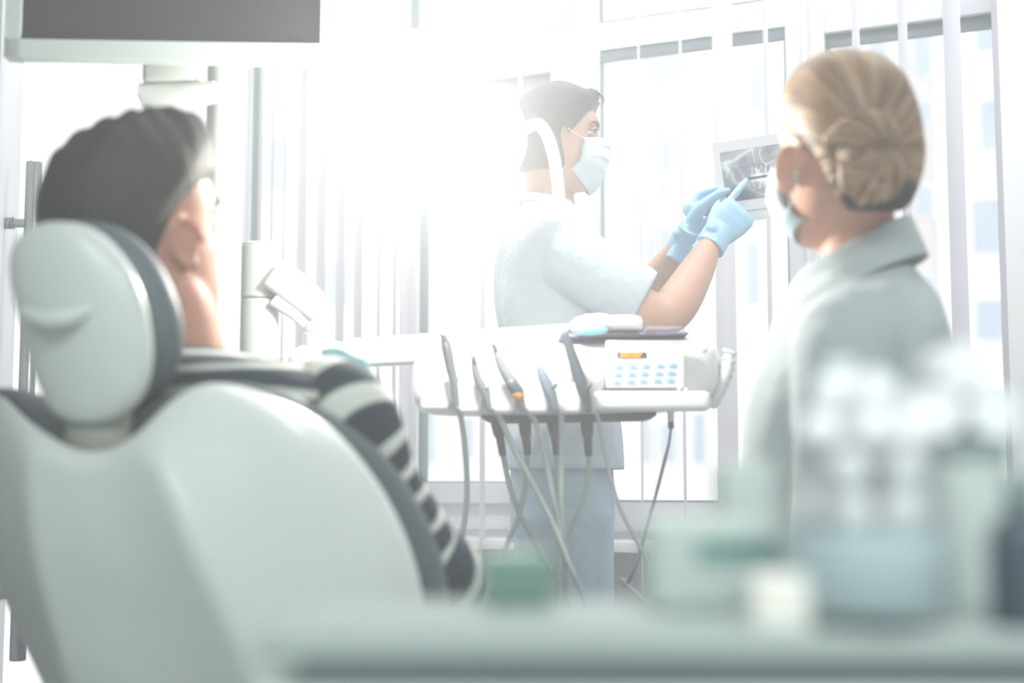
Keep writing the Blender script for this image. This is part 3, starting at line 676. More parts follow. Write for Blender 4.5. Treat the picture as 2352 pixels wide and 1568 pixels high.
# upholstery pad: follows the rim, standing proud of it
pad_rows = []
outl = [(-60, 890, 1.72), (-10, 886, 1.68), (40, 888, 1.62), (85, 925, 1.57), (125, 975, 1.53), (190, 1010, 1.51), (270, 1000, 1.50), (330, 950, 1.50), (400, 900, 1.50), (470, 872, 1.51), (560, 874, 1.52), (660, 902, 1.53), (750, 950, 1.54), (825, 1015, 1.55), (885, 1090, 1.56), (935, 1175, 1.57), (970, 1260, 1.58), (993, 1350, 1.59), (1004, 1450, 1.60), (1005, 1560, 1.62), (995, 1700, 1.66), (960, 1830, 1.70)]
cen = P(480, 1400, 1.66)
bm = NB(); outer = [P(*q) for q in outl] + [P(700, 1880, 1.76), P(420, 1860, 1.84), P(230, 1760, 1.90), (P(100, 1560, 1.88)), P(20, 1380, 1.84), P(-40, 1180, 1.80), P(-80, 1010, 1.76)]
# closed soft pad: loft from back face through rim roll to front face
def scl(f, dn): return [cen + (p - cen) * f + CF * dn for p in outer]
outer = [p + XA * (.007 if i > 12 else 0) for i, p in enumerate(outer)]
grid(bm, [scl(.25, .0), scl(.6, -.02), scl(.88, -.028), scl(.955, -.028), scl(.988, -.012), scl(1.0, .006), scl(.985, .026), scl(.94, .040), scl(.85, .046), scl(.5, .036), scl(.2, .03)])
link('backrest_cushion', mesh_of(bm), M_grey, chair, mods=[SUB(2)], angle=None)
bm = NB(); tube(bm, [(P(205, 1120, 1.52), .045, .028), (P(222, 1040, 1.49), .042, .026), (P(225, 980, 1.49), .040, .026), (P(225, 900, 1.50), .040, .024), (P(215, 780, 1.50), .036, .022)], 28, 4, up=CR_); link('headrest_stem', mesh_of(bm), M_stem, chair)
# headrest shell: egg plate; rows of px outline (left, right) at each y
hr = [(508, 118, 152), (514, 82, 192), (530, 50, 228), (560, 28, 264), (600, 17, 296), (650, 22, 322), (700, 32, 340), (760, 48, 351), (820, 64, 354), (870, 80, 348), (910, 96, 334), (945, 118, 308), (965, 148, 275), (973, 180, 240)]
Nh = (-CF * .75 + Vector((-.05, -.66, -.12))).normalized()
bm = NB(); rows = []
for y, a, b in hr:
    r = []; cx, hw = (a + b) / 2, (b - a) / 2
    for k in range(28):
        t = 2 * math.pi * k / 28; x = cx + hw * math.cos(t); s = math.sin(t)
        dd = 1.47 - .010 * (x - 190) / 100 * 1.0
        hgt = .030 * math.sqrt(max(0, 1 - ((y - 735) / 245) ** 2)) + .008
        r.append(P(x, y, dd - (s * hgt if s > 0 else s * hgt * 1.2)))
    rows.append(r)
grid(bm, rows); hsh = link('headrest_shell', mesh_of(bm), M_shell, chair, mods=[SUB(1)], angle=None)
bm = NB()
tube(bm, [(P(52, 712, 1.452), .004), (P(90, 732, 1.437), .008), (P(140, 733, 1.429), .0095), (P(190, 718, 1.431), .007), (P(222, 700, 1.437), .003)], 12, 5); link('headrest_grip', mesh_of(bm), M_shell, hsh)
hc = [(505, 150, 215), (520, 120, 275), (545, 100, 318), (580, 95, 352), (620, 95, 380), (670, 95, 404), (720, 95, 420), (770, 100, 427), (820, 110, 421), (860, 125, 405), (900, 150, 378), (930, 185, 345), (950, 215, 310)]
bm = NB(); rows = []
for y, a, b in hc:
    cx, hw = (a + b) / 2, (b - a) / 2; r = []
    for k in range(28):
        t = 2 * math.pi * k / 28; x = cx + hw * math.cos(t); s = math.sin(t)
        hgt = .045 * math.sqrt(max(0, 1 - ((y - 727) / 232) ** 2)) + .008
        r.append(P(x, y, 1.555 - .012 * (x - 230) / 100 - s * hgt))
    rows.append(r)
grid(bm, rows); link('headrest_cushion', mesh_of(bm), M_grey, chair, mods=[SUB(1)], angle=None)
# seat, leg rest and base
seat0 = Vector((-.25, 1.78, .44)); SF = Vector((.42, .907, 0)).normalized(); SR = Vector((SF.y, -SF.x, 0))
bm = NB(); box(bm, seat0 + SF * .28, SF, SR, ZA, .62, .50, .10, .045, 4); link('seat_cushion', mesh_of(bm), M_grey, chair)
bm = NB(); box(bm, seat0 + SF * .86 - ZA * .06, (SF - ZA * .25).normalized(), SR, (ZA + SF * .25).normalized(), .55, .40, .08, .035, 4); link('leg_rest', mesh_of(bm), M_grey, chair)
bm = NB(); box(bm, seat0 + SF * .3 - ZA * .09, SF, SR, ZA, .66, .46, .07, .03, 3); link('seat_shell', mesh_of(bm), M_shell, chair)
bm = NB(); box(bm, Vector((-.15, 2.0, .18)), SF, SR, ZA, .34, .26, .36, .04, 3); box(bm, Vector((-.12, 2.05, .03)), SF, SR, ZA, .85, .5, .06, .028, 3); link('chair_base', mesh_of(bm), M_shell, chair)

# ================================================================== PATIENT
def stripe_mat():
    m = bpy.data.materials.new('striped_knit'); m.use_nodes = True; nt = m.node_tree; b = nt.nodes['Principled BSDF']
    a = nt.nodes.new('ShaderNodeAttribute'); a.attribute_name = 'stripe'
    mt = nt.nodes.new('ShaderNodeMath'); mt.operation = 'FRACT'; nt.links.new(a.outputs['Fac'], mt.inputs[0])
    cr = nt.nodes.new('ShaderNodeValToRGB'); e = cr.color_ramp.elements
    e[0].position = .0; e[0].color = (*lin((52, 64, 76)), 1); e[1].position = .64; e[1].color = (*lin((52, 64, 76)), 1)
    for p_, c in ((.68, (226, 230, 224)), (.96, (226, 230, 224)), (1.0, (52, 64, 76))): k = e.new(p_); k.color = (*lin(c), 1)
    nt.links.new(mt.outputs[0], cr.inputs[0]); nt.links.new(cr.outputs[0], b.inputs['Base Color']); b.inputs['Roughness'].default_value = .9
    n2 = nt.nodes.new('ShaderNodeTexNoise'); n2.inputs['Scale'].default_value = 18
    tc = nt.nodes.new('ShaderNodeTexCoord'); nt.links.new(tc.outputs['Object'], n2.inputs[0])
    bp = nt.nodes.new('ShaderNodeBump'); bp.inputs['Strength'].default_value = .5; bp.inputs['Distance'].default_value = .01
    nt.links.new(n2.outputs[0], bp.inputs['Height']); nt.links.new(bp.outputs[0], b.inputs['Normal'])
    return m
M_stripe = stripe_mat()
def striped(name, rows, parent, per=.036, ph=0.0, wob=0.0, ax=None):
    bm = NB(); grid(bm, rows); n = len(rows[0]); s = []; L = ph
    cs = [sum(r, Vector()) / n for r in rows]
    for i, r in enumerate(rows):
        if i: L += (cs[i] - cs[i - 1]).length / per
        s += [L + wob * math.sin(2 * math.pi * j / n * 2 + i * .4) for j in range(n)]
    bm.verts.index_update(); me = bpy.data.meshes.new('mesh')
    bmesh.ops.recalc_face_normals(bm, faces=bm.faces); bm.to_mesh(me); bm.free()
    a = me.attributes.new('stripe', 'FLOAT', 'POINT'); a.data.foreach_set('value', s)
    return link(name, me, M_stripe, parent, angle=None)
def tube_rows(pts, n=28, steps=6, up=None):
    dat = crom([(*p[0], p[1], (p[2] if len(p) > 2 else p[1])) for p in pts], steps); C = [Vector(d[:3]) for d in dat]; T = [(C[min(i + 1, len(C) - 1)] - C[max(i - 1, 0)]).normalized() for i in range(len(C))]
    ref = Vector(up) if up else ZA; X = (ref - T[0] * ref.dot(T[0])).normalized(); out = []
    for i in range(len(C)):
        X = (X - T[i] * X.dot(T[i])).normalized(); out.append(ring(C[i], X, T[i].cross(X), dat[i][3], dat[i][4], n))
    return out
hp = HeadFrame(P(325, 540, 1.70), R(50), R(9), R(2), 1.0)
neckb = P(418, 828, 1.72)
rsh = P(735, 940, 1.64); lsh = neckb - (rsh - neckb) * .9; lsh.z = rsh.z; lsh = neckb * 1 + Vector((-.16, .13, -.09))
hip = Vector((-.20, 1.84, .54))
chest = (neckb + Vector((0, 0, -.14))) * .7 + hip * .3
bm = NB(); head_bm(bm, hp, 60, 5); ear_bm(bm, hp, 1, -.016, .006); ear_bm(bm, hp, -1, -.016, .006)
tube(bm, [(hp(-.025, 0, -.02), .062), (P(375, 690, 1.70), .054), (P(402, 780, 1.71), .055), (neckb - ZA * .03, .062)], 24, 4)
tube(bm, [(neckb - ZA * .05, .06), (neckb * .8 + hip * .2, .10, .07), (neckb * .5 + hip * .5, .12, .08), (hip, .15, .11)], 24, 4, up=CR_)
ra = [(rsh - (rsh - neckb) * .25 - ZA * .02, .04), (rsh, .045), (P(800, 1000, 1.62), .045), (P(850, 1090, 1.63), .042), (P(890, 1160, 1.64), .040), (P(950, 1262, 1.66), .038), (P(1005, 1335, 1.69), .040), (P(990, 1400, 1.80), .036), (P(930, 1440, 1.92), .028)]
tube(bm, ra, 18, 4)
la = [(lsh, .05), (lsh + Vector((.02, .12, -.16)), .045), (lsh + Vector((.06, .20, -.27)), .042), (lsh + Vector((.18, .22, -.24)), .036), (hip + Vector((0, .16, .14)), .028)]
tube(bm, la, 18, 4)
for s in (-1, 1):
    h0 = hip + SR * (s * .09)
    tube(bm, [(h0, .09), (h0 + SF * .25 + ZA * .01, .08), (h0 + SF * .46 + ZA * .0, .06), (h0 + SF * .66 - ZA * .07, .055), (h0 + SF * .86 - ZA * .13, .038), (h0 + SF * .96 - ZA * .13 + ZA * .03, .035), (h0 + SF * .99 - ZA * .02, .03)], 18, 4)
hd = P(930, 1440, 1.92)
hand_parts(bm, hd + Vector((-.0, .01, 0)), Vector((-.6, .5, .05)), Vector((.3, .5, .6)), Vector((.2, -.3, 1)), curls=(20, 22, 24, 26))
hand_parts(bm, hip + Vector((0, .16, .145)), Vector((.75, -.1, .0)), Vector((.1, .6, .4)), Vector((0, 0, 1)), curls=(20, 22, 24, 26))
pat = link('person', mesh_of(bm), M_skin3, None, mods=[VOX(.0045), SM(4)], base=Vector((hip.x, hip.y, .45)))
tag(pat, 'man in a dark striped sweater sitting back in the dental chair, seen from behind', 'person')
# sweater torso
def torso_rows(spec, n=40, steps=8, r=CR_, f=CF, p=2.4):
    return [ring(Vector(d[:3]), r, f, d[3], d[4], n, p) for d in crom(spec, steps)]
def T3(v, a, b): return (v.x, v.y, v.z, a, b)
up_ = (neckb - hip).normalized()
tors = [T3(neckb + ZA * .012, .062, .060), T3(neckb - ZA * .001 + CR_ * .016, .095, .078), T3(neckb - ZA * .012 + CR_ * .030, .155, .090), T3(neckb - ZA * .036 + CR_ * .034, .196, .100), T3(neckb - ZA * .075 + CR_ * .030, .206, .106), T3(neckb - up_ * .13 + CR_ * .015, .200, .112), T3(neckb - up_ * .2, .185, .12), T3(neckb - up_ * .32, .175, .122), T3(hip + up_ * .06, .18, .13), T3(hip - ZA * .02, .17, .12)]
sw = striped('sweater', torso_rows(tors), pat, .030, .30, .10)
sl_rows = tube_rows([(P(715, 925, 1.65), .050), (P(752, 936, 1.635), .060), (P(800, 978, 1.62), .060), (P(850, 1090, 1.63), .053), (P(890, 1160, 1.64), .050), (P(922, 1215, 1.65), .0515), (P(962, 1275, 1.66), .050), (P(1012, 1325, 1.69), .051), (P(1010, 1385, 1.78), .046), (P(945, 1430, 1.90), .036)], 32, 8)
striped('sleeve', sl_rows, sw, .037, .25, .10)
striped('sleeve', tube_rows([(lsh + Vector((.06, -.04, .01)), .055), (lsh, .06), (lsh + Vector((.02, .12, -.16)), .054), (lsh + Vector((.06, .20, -.27)), .052), (lsh + Vector((.18, .22, -.24)), .045), (hip + Vector((-.02, .16, .145)), .036)], 24, 8), sw, .037)
bm = NB()
for s in (-1, 1):
    h0 = hip + SR * (s * .09)
    tube(bm, [(h0, .10), (h0 + SF * .25 + ZA * .01, .092), (h0 + SF * .46, .075), (h0 + SF * .66 - ZA * .07, .066), (h0 + SF * .84 - ZA * .12, .055)], 20, 4)
tube(bm, [(hip - SR * .12, .10), (hip + SR * .12, .10)], 20, 3)
link('trousers', mesh_of(bm), M_jeans, pat, mods=[VOX(.008), SM(4)])
for s in (-1, 1):
    h0 = hip + SR * (s * .09) + SF * .92 - ZA * .12; bm = NB(); tube(bm, [(h0 - SF * .02 - ZA * .01, .045), (h0 + SF * .05 + ZA * .04, .045, .04), (h0 + SF * .07 + ZA * .13, .035, .03)], 16, 4); link('shoe', mesh_of(bm), M_jeans, pat)
# hair: short back and sides with a quiff
hp_t_ = [(-.075, -.030, -.094, .056), (-.05, -.018, -.106, .070), (-.025, -.006, -.113, .077), (.0, .016, -.119, .081), (.02, .034, -.121, .084), (.035, .050, -.120, .085), (.055, .074, -.117, .085), (.078, .092, -.108, .081), (.100, .098, -.092, .073), (.120, .100, -.066, .060), (.136, .094, -.032, .046), (.146, .078, .004, .030), (.150, .056, .026, .014)]
bm = NB(); rr = []
for z, f, b, wd in crom(hp_t_, 5):
    cx, rx = (f + b) / 2, (f - b) / 2; r = []
    for i in range(72):
        a = 2 * math.pi * i / 72; ca, sa = math.cos(a), math.sin(a); x = cx + math.copysign(abs(ca) ** .9, ca) * rx; y = math.copysign(abs(sa) ** .9, sa) * wd
        w_ = 1 + .022 * math.sin(a * 7 + z * 70) * max(0, z) / .15
        r.append(hp(x * w_, y * w_, z + .0035 * math.sin(a * 5 + 1) + .003 * math.sin(x * 190) * max(0, z) / .15))
    rr.append(r)
grid(bm, rr)
link('hair', mesh_of(bm), M_hairP, pat, angle=None)
for s in (-1, 1):
    bm = NB(); ell(bm, hp(.074, s * .032, .010), hp.f, hp.l, hp.u, .0118, .0118, .0118, 16, 10); ey = link('eye', mesh_of(bm), M_eye, pat)
    bm = NB(); ell(bm, hp(.083, s * .032, .010), hp.f, hp.l, hp.u, .0035, .005, .005, 12, 8); link('iris', mesh_of(bm), M_iris, ey)
    bm = NB(); tube(bm, [(hp(.078, s * .05, .032), .002), (hp(.090, s * .036, .038), .004), (hp(.096, s * .014, .034), .003)], 8, 4); link('eyebrow', mesh_of(bm), M_hairP, pat)
# dental bib on the chest
bq = [P(735, 806, 1.80), P(842, 812, 1.76), P(858, 880, 1.73), P(770, 905, 1.76)]
bm = NB(); rows = []
for i in range(7):
    v = i / 6; rows.append([bq[0] * (1 - u) * (1 - v) + bq[1] * u * (1 - v) + bq[2] * u * v + bq[3] * (1 - u) * v + ZA * .006 * math.sin(u * 5 + v * 3) for u in [k / 8 for k in range(9)]])
rows.append([p + Vector((-.04, .08, -.12)) for p in rows[-1]])
grid(bm, rows, closed_u=False); link('bib', mesh_of(bm), M_bib, pat, mods=[('SOLIDIFY', dict(thickness=.002))])

# ================================================================== BLONDE WOMAN
hb = HeadFrame(P(1938, 352, 1.80), R(112), R(0), R(-3), .94)
BF = Vector((-.966, .26, 0)).normalized(); BL_ = Vector((-BF.y, BF.x, 0)); 
nb_ = P(1968, 588, 1.81)
bm = NB(); head_bm(bm, hb, 60, 5); ear_bm(bm, hb, 1, -.022, .004, .084); ear_bm(bm, hb, -1, -.022, -.004, .084)
tube(bm, [(hb(-.03, 0, -.03), .052, .056), (P(1965, 480, 1.81), .049, .050), (P(1970, 535, 1.81), .047, .050), (nb_ - ZA * .01, .046, .050), (nb_ - ZA * .06, .05)], 24, 4, up=BF)
bhip = Vector((nb_.x + .02, nb_.y - .0, .56))
tube(bm, [(nb_ - ZA * .08, .06), (nb_ - ZA * .14, .12, .08), (nb_ - ZA * .28, .13, .09), (bhip, .15, .11)], 24, 4, up=BL_)
BLs = nb_ + BL_ * .15 - ZA * .135 + BF * .01; BRs = nb_ - BL_ * .15 - ZA * .125
THF = Vector((-.1, 1, 0)).normalized()
for s, sh_ in ((1, BLs), (-1, BRs)):
    el = sh_ + BL_ * (s * .03) - ZA * .27 + BF * .02; wr_ = bhip + THF * .22 + BL_ * (s * .07) + ZA * .12
    tube(bm, [(sh_, .045), ((sh_ + el) / 2, .042), (el, .038), ((el + wr_) / 2, .034), (wr_, .024)], 16, 4)
    hand_parts(bm, wr_, THF - ZA * .1, -BL_ * s, ZA, k=.92, curls=(18, 22, 24, 26))
    h0 = bhip + Vector((s * -.10, 0, 0)) - ZA * .0
    k0 = h0 + THF * .40 - ZA * .04
    tube(bm, [(h0, .09), (h0 + THF * .2, .078), (k0, .055), (k0 - ZA * .2, .05), (k0 - ZA * .42, .034), (k0 - ZA * .45 + THF * .03, .034), (k0 - ZA * .475 + THF * .15, .024)], 16, 4)
bl = link('person', mesh_of(bm), M_skin2, None, mods=[VOX(.0045), SM(4)], base=Vector((bhip.x, bhip.y, .0)))
tag(bl, 'blonde woman in a white lab coat seated at the right, seen from behind', 'person')
# coat
bm = NB()
cs = [T3(nb_ - ZA * .016 , .058, .070), T3(nb_ - ZA * .040 , .084, .084), T3(nb_ - ZA * .065, .130, .098), T3(nb_ - ZA * .105, .170, .112), T3(nb_ - ZA * .17 + BF * .01, .185, .128), T3(nb_ - ZA * .25 + BF * .012, .180, .136), T3(nb_ - ZA * .34 + BF * .005, .172, .134), T3(bhip + ZA * .02, .185, .160), T3(bhip - ZA * .12, .19, .18)]
grid(bm, wrinkle(torso_rows(cs, r=BL_, f=BF), .004, 8))
for s, sh_ in ((1, BLs), (-1, BRs)):
    el = sh_ + BL_ * (s * .03) - ZA * .27 + BF * .02; wr_ = bhip + THF * .2 + BL_ * (s * .07) + ZA * .12
    tube(bm, [(sh_ - BL_ * s * .03 + ZA * .012, .062), (sh_ + BL_ * s * .012, .062), ((sh_ + el) / 2, .056), (el, .054), ((el + wr_) / 2, .050), (wr_ - (wr_ - el) * .05, .042)], 24, 5)
coat = link('lab_coat', mesh_of(bm), M_coat, bl, mods=[VOX(.006), SM(5)])
# collar: standing band folded over, open at the throat, points in front
def collar_row(h, rad, drop):
    out = []
    for i in range(33):
        a = math.pi * 2 * (.10 + .80 * i / 32); f = math.cos(a); l = math.sin(a)
        front = max(0, f)
        out.append(nb_ + ZA * (h - .036 * f - (drop - .05) * front ** 1.5) + BF * (f * rad * (1.14 if f < 0 else 1.35)) + BL_ * (l * rad))
    return out
bm = NB(); grid(bm, [collar_row(-.040, .060, .06), collar_row(-.012, .057, .055), collar_row(.010, .056, .05), collar_row(.015, .059, .05), collar_row(.006, .063, .055), collar_row(-.014, .070, .06), collar_row(-.040, .079, .066)], closed_u=False)
link('collar', mesh_of(bm), M_coat, coat, mods=[('SOLIDIFY', dict(thickness=.003)), SUB(1)])
for q in ([(1868, 668, 1.765), (1838, 735, 1.75), (1790, 820, 1.74), (1752, 920, 1.74), (1732, 1000, 1.74)],):
    bm = NB(); tube(bm, [(P(*p), .012, .004) for p in q], 10, 5, up=YA); link('placket', mesh_of(bm), M_lapel, coat)
bm = NB(); tube(bm, [(bhip + XA * .12, .105), (bhip - XA * .12, .105)], 20, 3)
for s in (1, -1):
    h0 = bhip + Vector((s * -.10, 0, 0)); k0 = h0 + THF * .40 - ZA * .04
    tube(bm, [(h0, .10), (h0 + THF * .2, .088), (k0, .068), (k0 - ZA * .2, .062), (k0 - ZA * .42, .055)], 18, 4)
link('trousers', mesh_of(bm), M_trouser, bl, mods=[VOX(.008), SM(4)])
for s in (1, -1):
    k0 = bhip + Vector((s * -.10, 0, 0)) + THF * .40; k0.z = .05; bm = NB(); tube(bm, [(k0 - THF * .03, .045), (k0 + THF * .08, .045, .042), (k0 + THF * .17 - ZA * .01, .036, .034)], 16, 4); link('shoe', mesh_of(bm), M_shoe, bl)
# hair: swept back to a low twisted bun on the right of the nape
def hair_mat_b():
    m = bpy.data.materials.new('blonde_hair'); m.use_nodes = True; nt = m.node_tree; b = nt.nodes['Principled BSDF']
    a = nt.nodes.new('ShaderNodeAttribute'); a.attribute_name = 'strand'
    n1 = nt.nodes.new('ShaderNodeTexNoise'); n1.inputs['Scale'].default_value = 1.0; n1.inputs['Detail'].default_value = 4; nt.links.new(a.outputs['Vector'], n1.inputs[0])
    cr = nt.nodes.new('ShaderNodeValToRGB'); e = cr.color_ramp.elements; e[0].position = .30; e[0].color = (*lin((104, 82, 72)), 1); e[1].position = .72; e[1].color = (*lin((208, 178, 146)), 1)
    k = e.new(.5); k.color = (*lin((166, 134, 108)), 1)
    nt.links.new(n1.outputs[0], cr.inputs[0])
    r_ = nt.nodes.new('ShaderNodeAttribute'); r_.attribute_name = 'root'
    mx = nt.nodes.new('ShaderNodeMix'); mx.data_type = 'RGBA'; mx.inputs[7].default_value = (*lin((62, 54, 58)), 1)
    nt.links.new(r_.outputs['Fac'], mx.inputs[0]); nt.links.new(cr.outputs[0], mx.inputs[6]); nt.links.new(mx.outputs[2], b.inputs['Base Color']); b.inputs['Roughness'].default_value = .5
    bp = nt.nodes.new('ShaderNodeBump'); bp.inputs['Strength'].default_value = .7; bp.inputs['Distance'].default_value = .006; nt.links.new(n1.outputs[0], bp.inputs['Height']); nt.links.new(bp.outputs[0], b.inputs['Normal'])
    return m
M_hairB = hair_mat_b()
bunc = P(2012, 350, 1.68)
def strand_attr(me, H, bun, k=1.0, root=True):
    st = []; ro = []
    for v in me.vertices:
        p = v.co; q = p - bun; ang = math.atan2(q.dot(ZA), q.dot(hb_r)); rad = q.length
        st += [ang * 7 * k, rad * 9, q.dot(hb_f) * 6]
        loc = H.m.transposed() @ (p - H.o) / H.k
        ro.append(max(0, min(1, (-.052 - loc.z + .012 * math.sin(ang * 9)) / .016)) if root else 0.0)
    a = me.attributes.new('strand', 'FLOAT_VECTOR', 'POINT'); a.data.foreach_set('vector', st)
    a = me.attributes.new('root', 'FLOAT', 'POINT'); a.data.foreach_set('value', ro)
hb_r = XA.copy(); hb_f = YA.copy()
bh_t = [(-.088, -.048, -.074, .042), (-.078, -.042, -.086, .052), (-.055, -.032, -.095, .065), (-.035, -.022, -.102, .072), (-.015, -.010, -.107, .077), (.0, .012, -.109, .081), (.012, .032, -.110, .083), (.03, .056, -.110, .085), (.05, .074, -.108, .085), (.075, .082, -.101, .081), (.10, .074, -.087, .072), (.122, .050, -.064, .054), (.134, .022, -.034, .032), (.138, .0, -.012, .014)]
bm = NB(); rr = []
for z, f, b, wd in crom(bh_t, 6):
    cx, rx = (f + b) / 2, (f - b) / 2; r = []
    for i in range(96):
        a = 2 * math.pi * i / 96; ca, sa = math.cos(a), math.sin(a); x = cx + math.copysign(abs(ca) ** .9, ca) * rx; y = math.copysign(abs(sa) ** .9, sa) * wd
        r.append(hb(x, y, z))
    rr.append(r)
grid(bm, rr); me = mesh_of(bm); strand_attr(me, hb, bunc); hrb = link('hair', me, M_hairB, bl, angle=None)
bm = NB(); D_ = 1.672
for pts in ([(1930, 318, .010), (1975, 300, .020), (2025, 296, .026), (2062, 318, .024), (2078, 352, .016)],      # roll folding over the top
            [(1965, 345, .012), (1998, 352, .024), (2035, 372, .030), (2058, 405, .026), (2050, 440, .014)],
            [(1975, 372, .014), (1990, 400, .022), (2004, 430, .018), (2006, 462, .006)],
            [(2015, 400, .018), (2030, 430, .018), (2034, 458, .006)],
            [(2070, 345, .014), (2084, 375, .014), (2078, 410, .008)]):
    tube(bm, [(P(x - 26, y + 4, D_ + .012 + .005 * (abs(x - 2015) / 20)), r, r * .7) for x, y, r in pts], 16, 5)
me = mesh_of(bm); strand_attr(me, hb, P(2050, 330, 1.66), 1.3, False); link('hair_bun', me, M_hairB, hrb, angle=None)
mask(hb, bl, [(-.003, .118, .062, .058, -.004), (-.02, .122, .060, .064, -.004), (-.045, .121, .057, .068, -.004), (-.07, .114, .048, .068, .006), (-.093, .1, .034, .064, .016), (-.118, .078, .026, .054, .030)])
bm = NB(); tube(bm, [(hb(.05, .071, -.012), .0015), (hb(.02, .080, .0), .0015), (hb(-.012, .088, .018), .0015)], 6, 3); link('ear_loop', mesh_of(bm), M_mask, bl)
bm = NB(); tube(bm, [(hb(.04, .070, -.082), .0015), (hb(.012, .078, -.06), .0015), (hb(-.012, .084, -.03), .0015)], 6, 3); link('ear_loop', mesh_of(bm), M_mask, bl)
for s in (-1, 1):
    bm = NB(); ell(bm, hb(.0725, s * .032, .010), hb.f, hb.l, hb.u, .0115, .0115, .0115, 16, 10); ey = link('eye', mesh_of(bm), M_eye, bl)
    bm = NB(); ell(bm, hb(.082, s * .032, .010), hb.f, hb.l, hb.u, .0035, .005, .005, 12, 8); link('iris', mesh_of(bm), M_iris, ey)
# stool
st = empty('stool', Vector((bhip.x, bhip.y, 0)), 'round grey dentist stool under the blonde woman', 'stool')
b0 = Vector((bhip.x, bhip.y, 0)); bm = NB(); cyl(bm, b0 + ZA * .38, b0 + ZA * .455, .19, n=40, bev=.02); link('seat', mesh_of(bm), M_grey, st)
bm = NB(); cyl(bm, b0 + ZA * .08, b0 + ZA * .38, .025); link('column', mesh_of(bm), M_chrome, st)
for k in range(5):
    a = R(72 * k + 54 + 36); d = Vector((math.cos(a), math.sin(a), 0)); bm = NB(); tube(bm, [(b0 + ZA * .09, .02), (b0 + d * .14 + ZA * .08, .017), (b0 + d * .27 + ZA * .065, .013)], 12, 3); lg = link('leg', mesh_of(bm), M_chrome, st)
    bm = NB(); c = b0 + d * .27 + ZA * .026; t = Vector((-d.y, d.x, 0)); cyl(bm, c - t * .012, c + t * .012, .026, bev=.003); link('caster', mesh_of(bm), M_dark, lg)

# ================================================================== DELIVERY UNIT (instrument console on its arm)
DU = 2.38
unit = empty('instrument_console', Vector((.1, 2.62, 0)), 'white dental instrument console with keypad, carried on a jointed arm', 'dental unit')
# body: lofted from left to right, front faces the camera
body = [  # px x, y top, y bottom, d of front, depth
 (943, 862, 900, 2.40, .04), (948, 826, 925, 2.375, .10), (962, 805, 938, 2.36, .16), (985, 792, 944, 2.35, .19), (1020, 784, 947, 2.345, .20), (1100, 781, 949, 2.34, .20), (1250, 777, 949, 2.34, .20),
 (1400, 772, 946, 2.34, .20), (1520, 767, 941, 2.34, .20), (1590, 763, 935, 2.345, .19), (1625, 768, 925, 2.355, .17), (1648, 785, 900, 2.37, .13), (1660, 815, 870, 2.39, .07)]
bm = NB(); rows = []
for q in crom(body, 4):
    x, yt, yb, d, dep = q; zt, zb = P(x, yt, d).z, P(x, yb, d).z; zc, hz_ = (zt + zb) / 2, (zt - zb) / 2
    c = P(x, 850, d); X = c.x; r = []
    for i in range(32):
        a = 2 * math.pi * i / 32; ca, sa = math.cos(a), math.sin(a); p = 4.0
        yy = math.copysign(abs(ca) ** (2 / p), ca) * dep / 2; zz_ = math.copysign(abs(sa) ** (2 / p), sa) * hz_
        r.append(Vector((X, d * cp + .02 + dep / 2 + yy + (zz_ * .08), zc + zz_)))
    rows.append(r)
grid(bm, rows); ub = link('console_body', mesh_of(bm), M_shell2, unit, angle=60)
FY = DU * cp - .04      # world Y of the front skin
def UP(px, py, k=0.0): # point on a plane just in front of the front skin
    d = (FY + .0) / (cp - (784 - py) / F * sp); q = P(px, py, d); return q + Vector((0, -k, 0))
def ubox(bm, x0, x1, y0, y1, k0, k1, bev=.0, seg=2):
    a, b = UP(x0, y1), UP(x1, y0); c = (a + b) / 2; c.y = FY - (k0 + k1) / 2
    box(bm, c, XA, YA, ZA, abs(b.x - a.x), abs(k1 - k0), abs(b.z - a.z), bev, seg)
# lower lip and holder cheeks between the instruments
bm = NB(); ubox(bm, 966, 1036, 872, 946, -.02, .026, .012, 4); ub_l = link('holder_cheek', mesh_of(bm), M_shell2, unit)
for x0, x1 in ((1050, 1106), (1126, 1182), (1204, 1258), (1280, 1334)):
    bm = NB(); ubox(bm, x0, x1, 880, 951, -.02, .026, .010, 4)
    c = (UP(x0, 890) + UP(x1, 890)) / 2; link('holder_cheek', mesh_of(bm), M_shell2, unit)
bm = NB(); ubox(bm, 1356, 1632, 898, 944, -.03, .016, .014, 4); link('front_lip', mesh_of(bm), M_shell2, unit)
for x in (1090, 1160, 1244, 1322):   # rounded rest behind each instrument
    bm = NB(); ell(bm, UP(x + 34, 868, -.012), XA, YA, ZA, .026, .022, .034, 20, 12); link('holder_rest', mesh_of(bm), M_shell2, unit)
# keypad panel
rk = Matrix.Rotation(R(2.2), 3, 'Y')
bm = NB(); ubox(bm, 1392, 1570, 782, 890, -.01, .004, .003); pn = link('keypad_panel', mesh_of(bm), M_panel, unit)
def pv(u, v, x0=1400, y0=786, k=.005): return u, v
bm = NB(); ubox(bm, 1416, 1562, 783, 787, .004, .0055); link('panel_groove', mesh_of(bm), M_palebox, pn, smooth=False)
bm = NB(); ubox(bm, 1417, 1484, 809, 822, .004, .0060, .0006); dsp = link('display', mesh_of(bm), M_disp, pn, smooth=False)
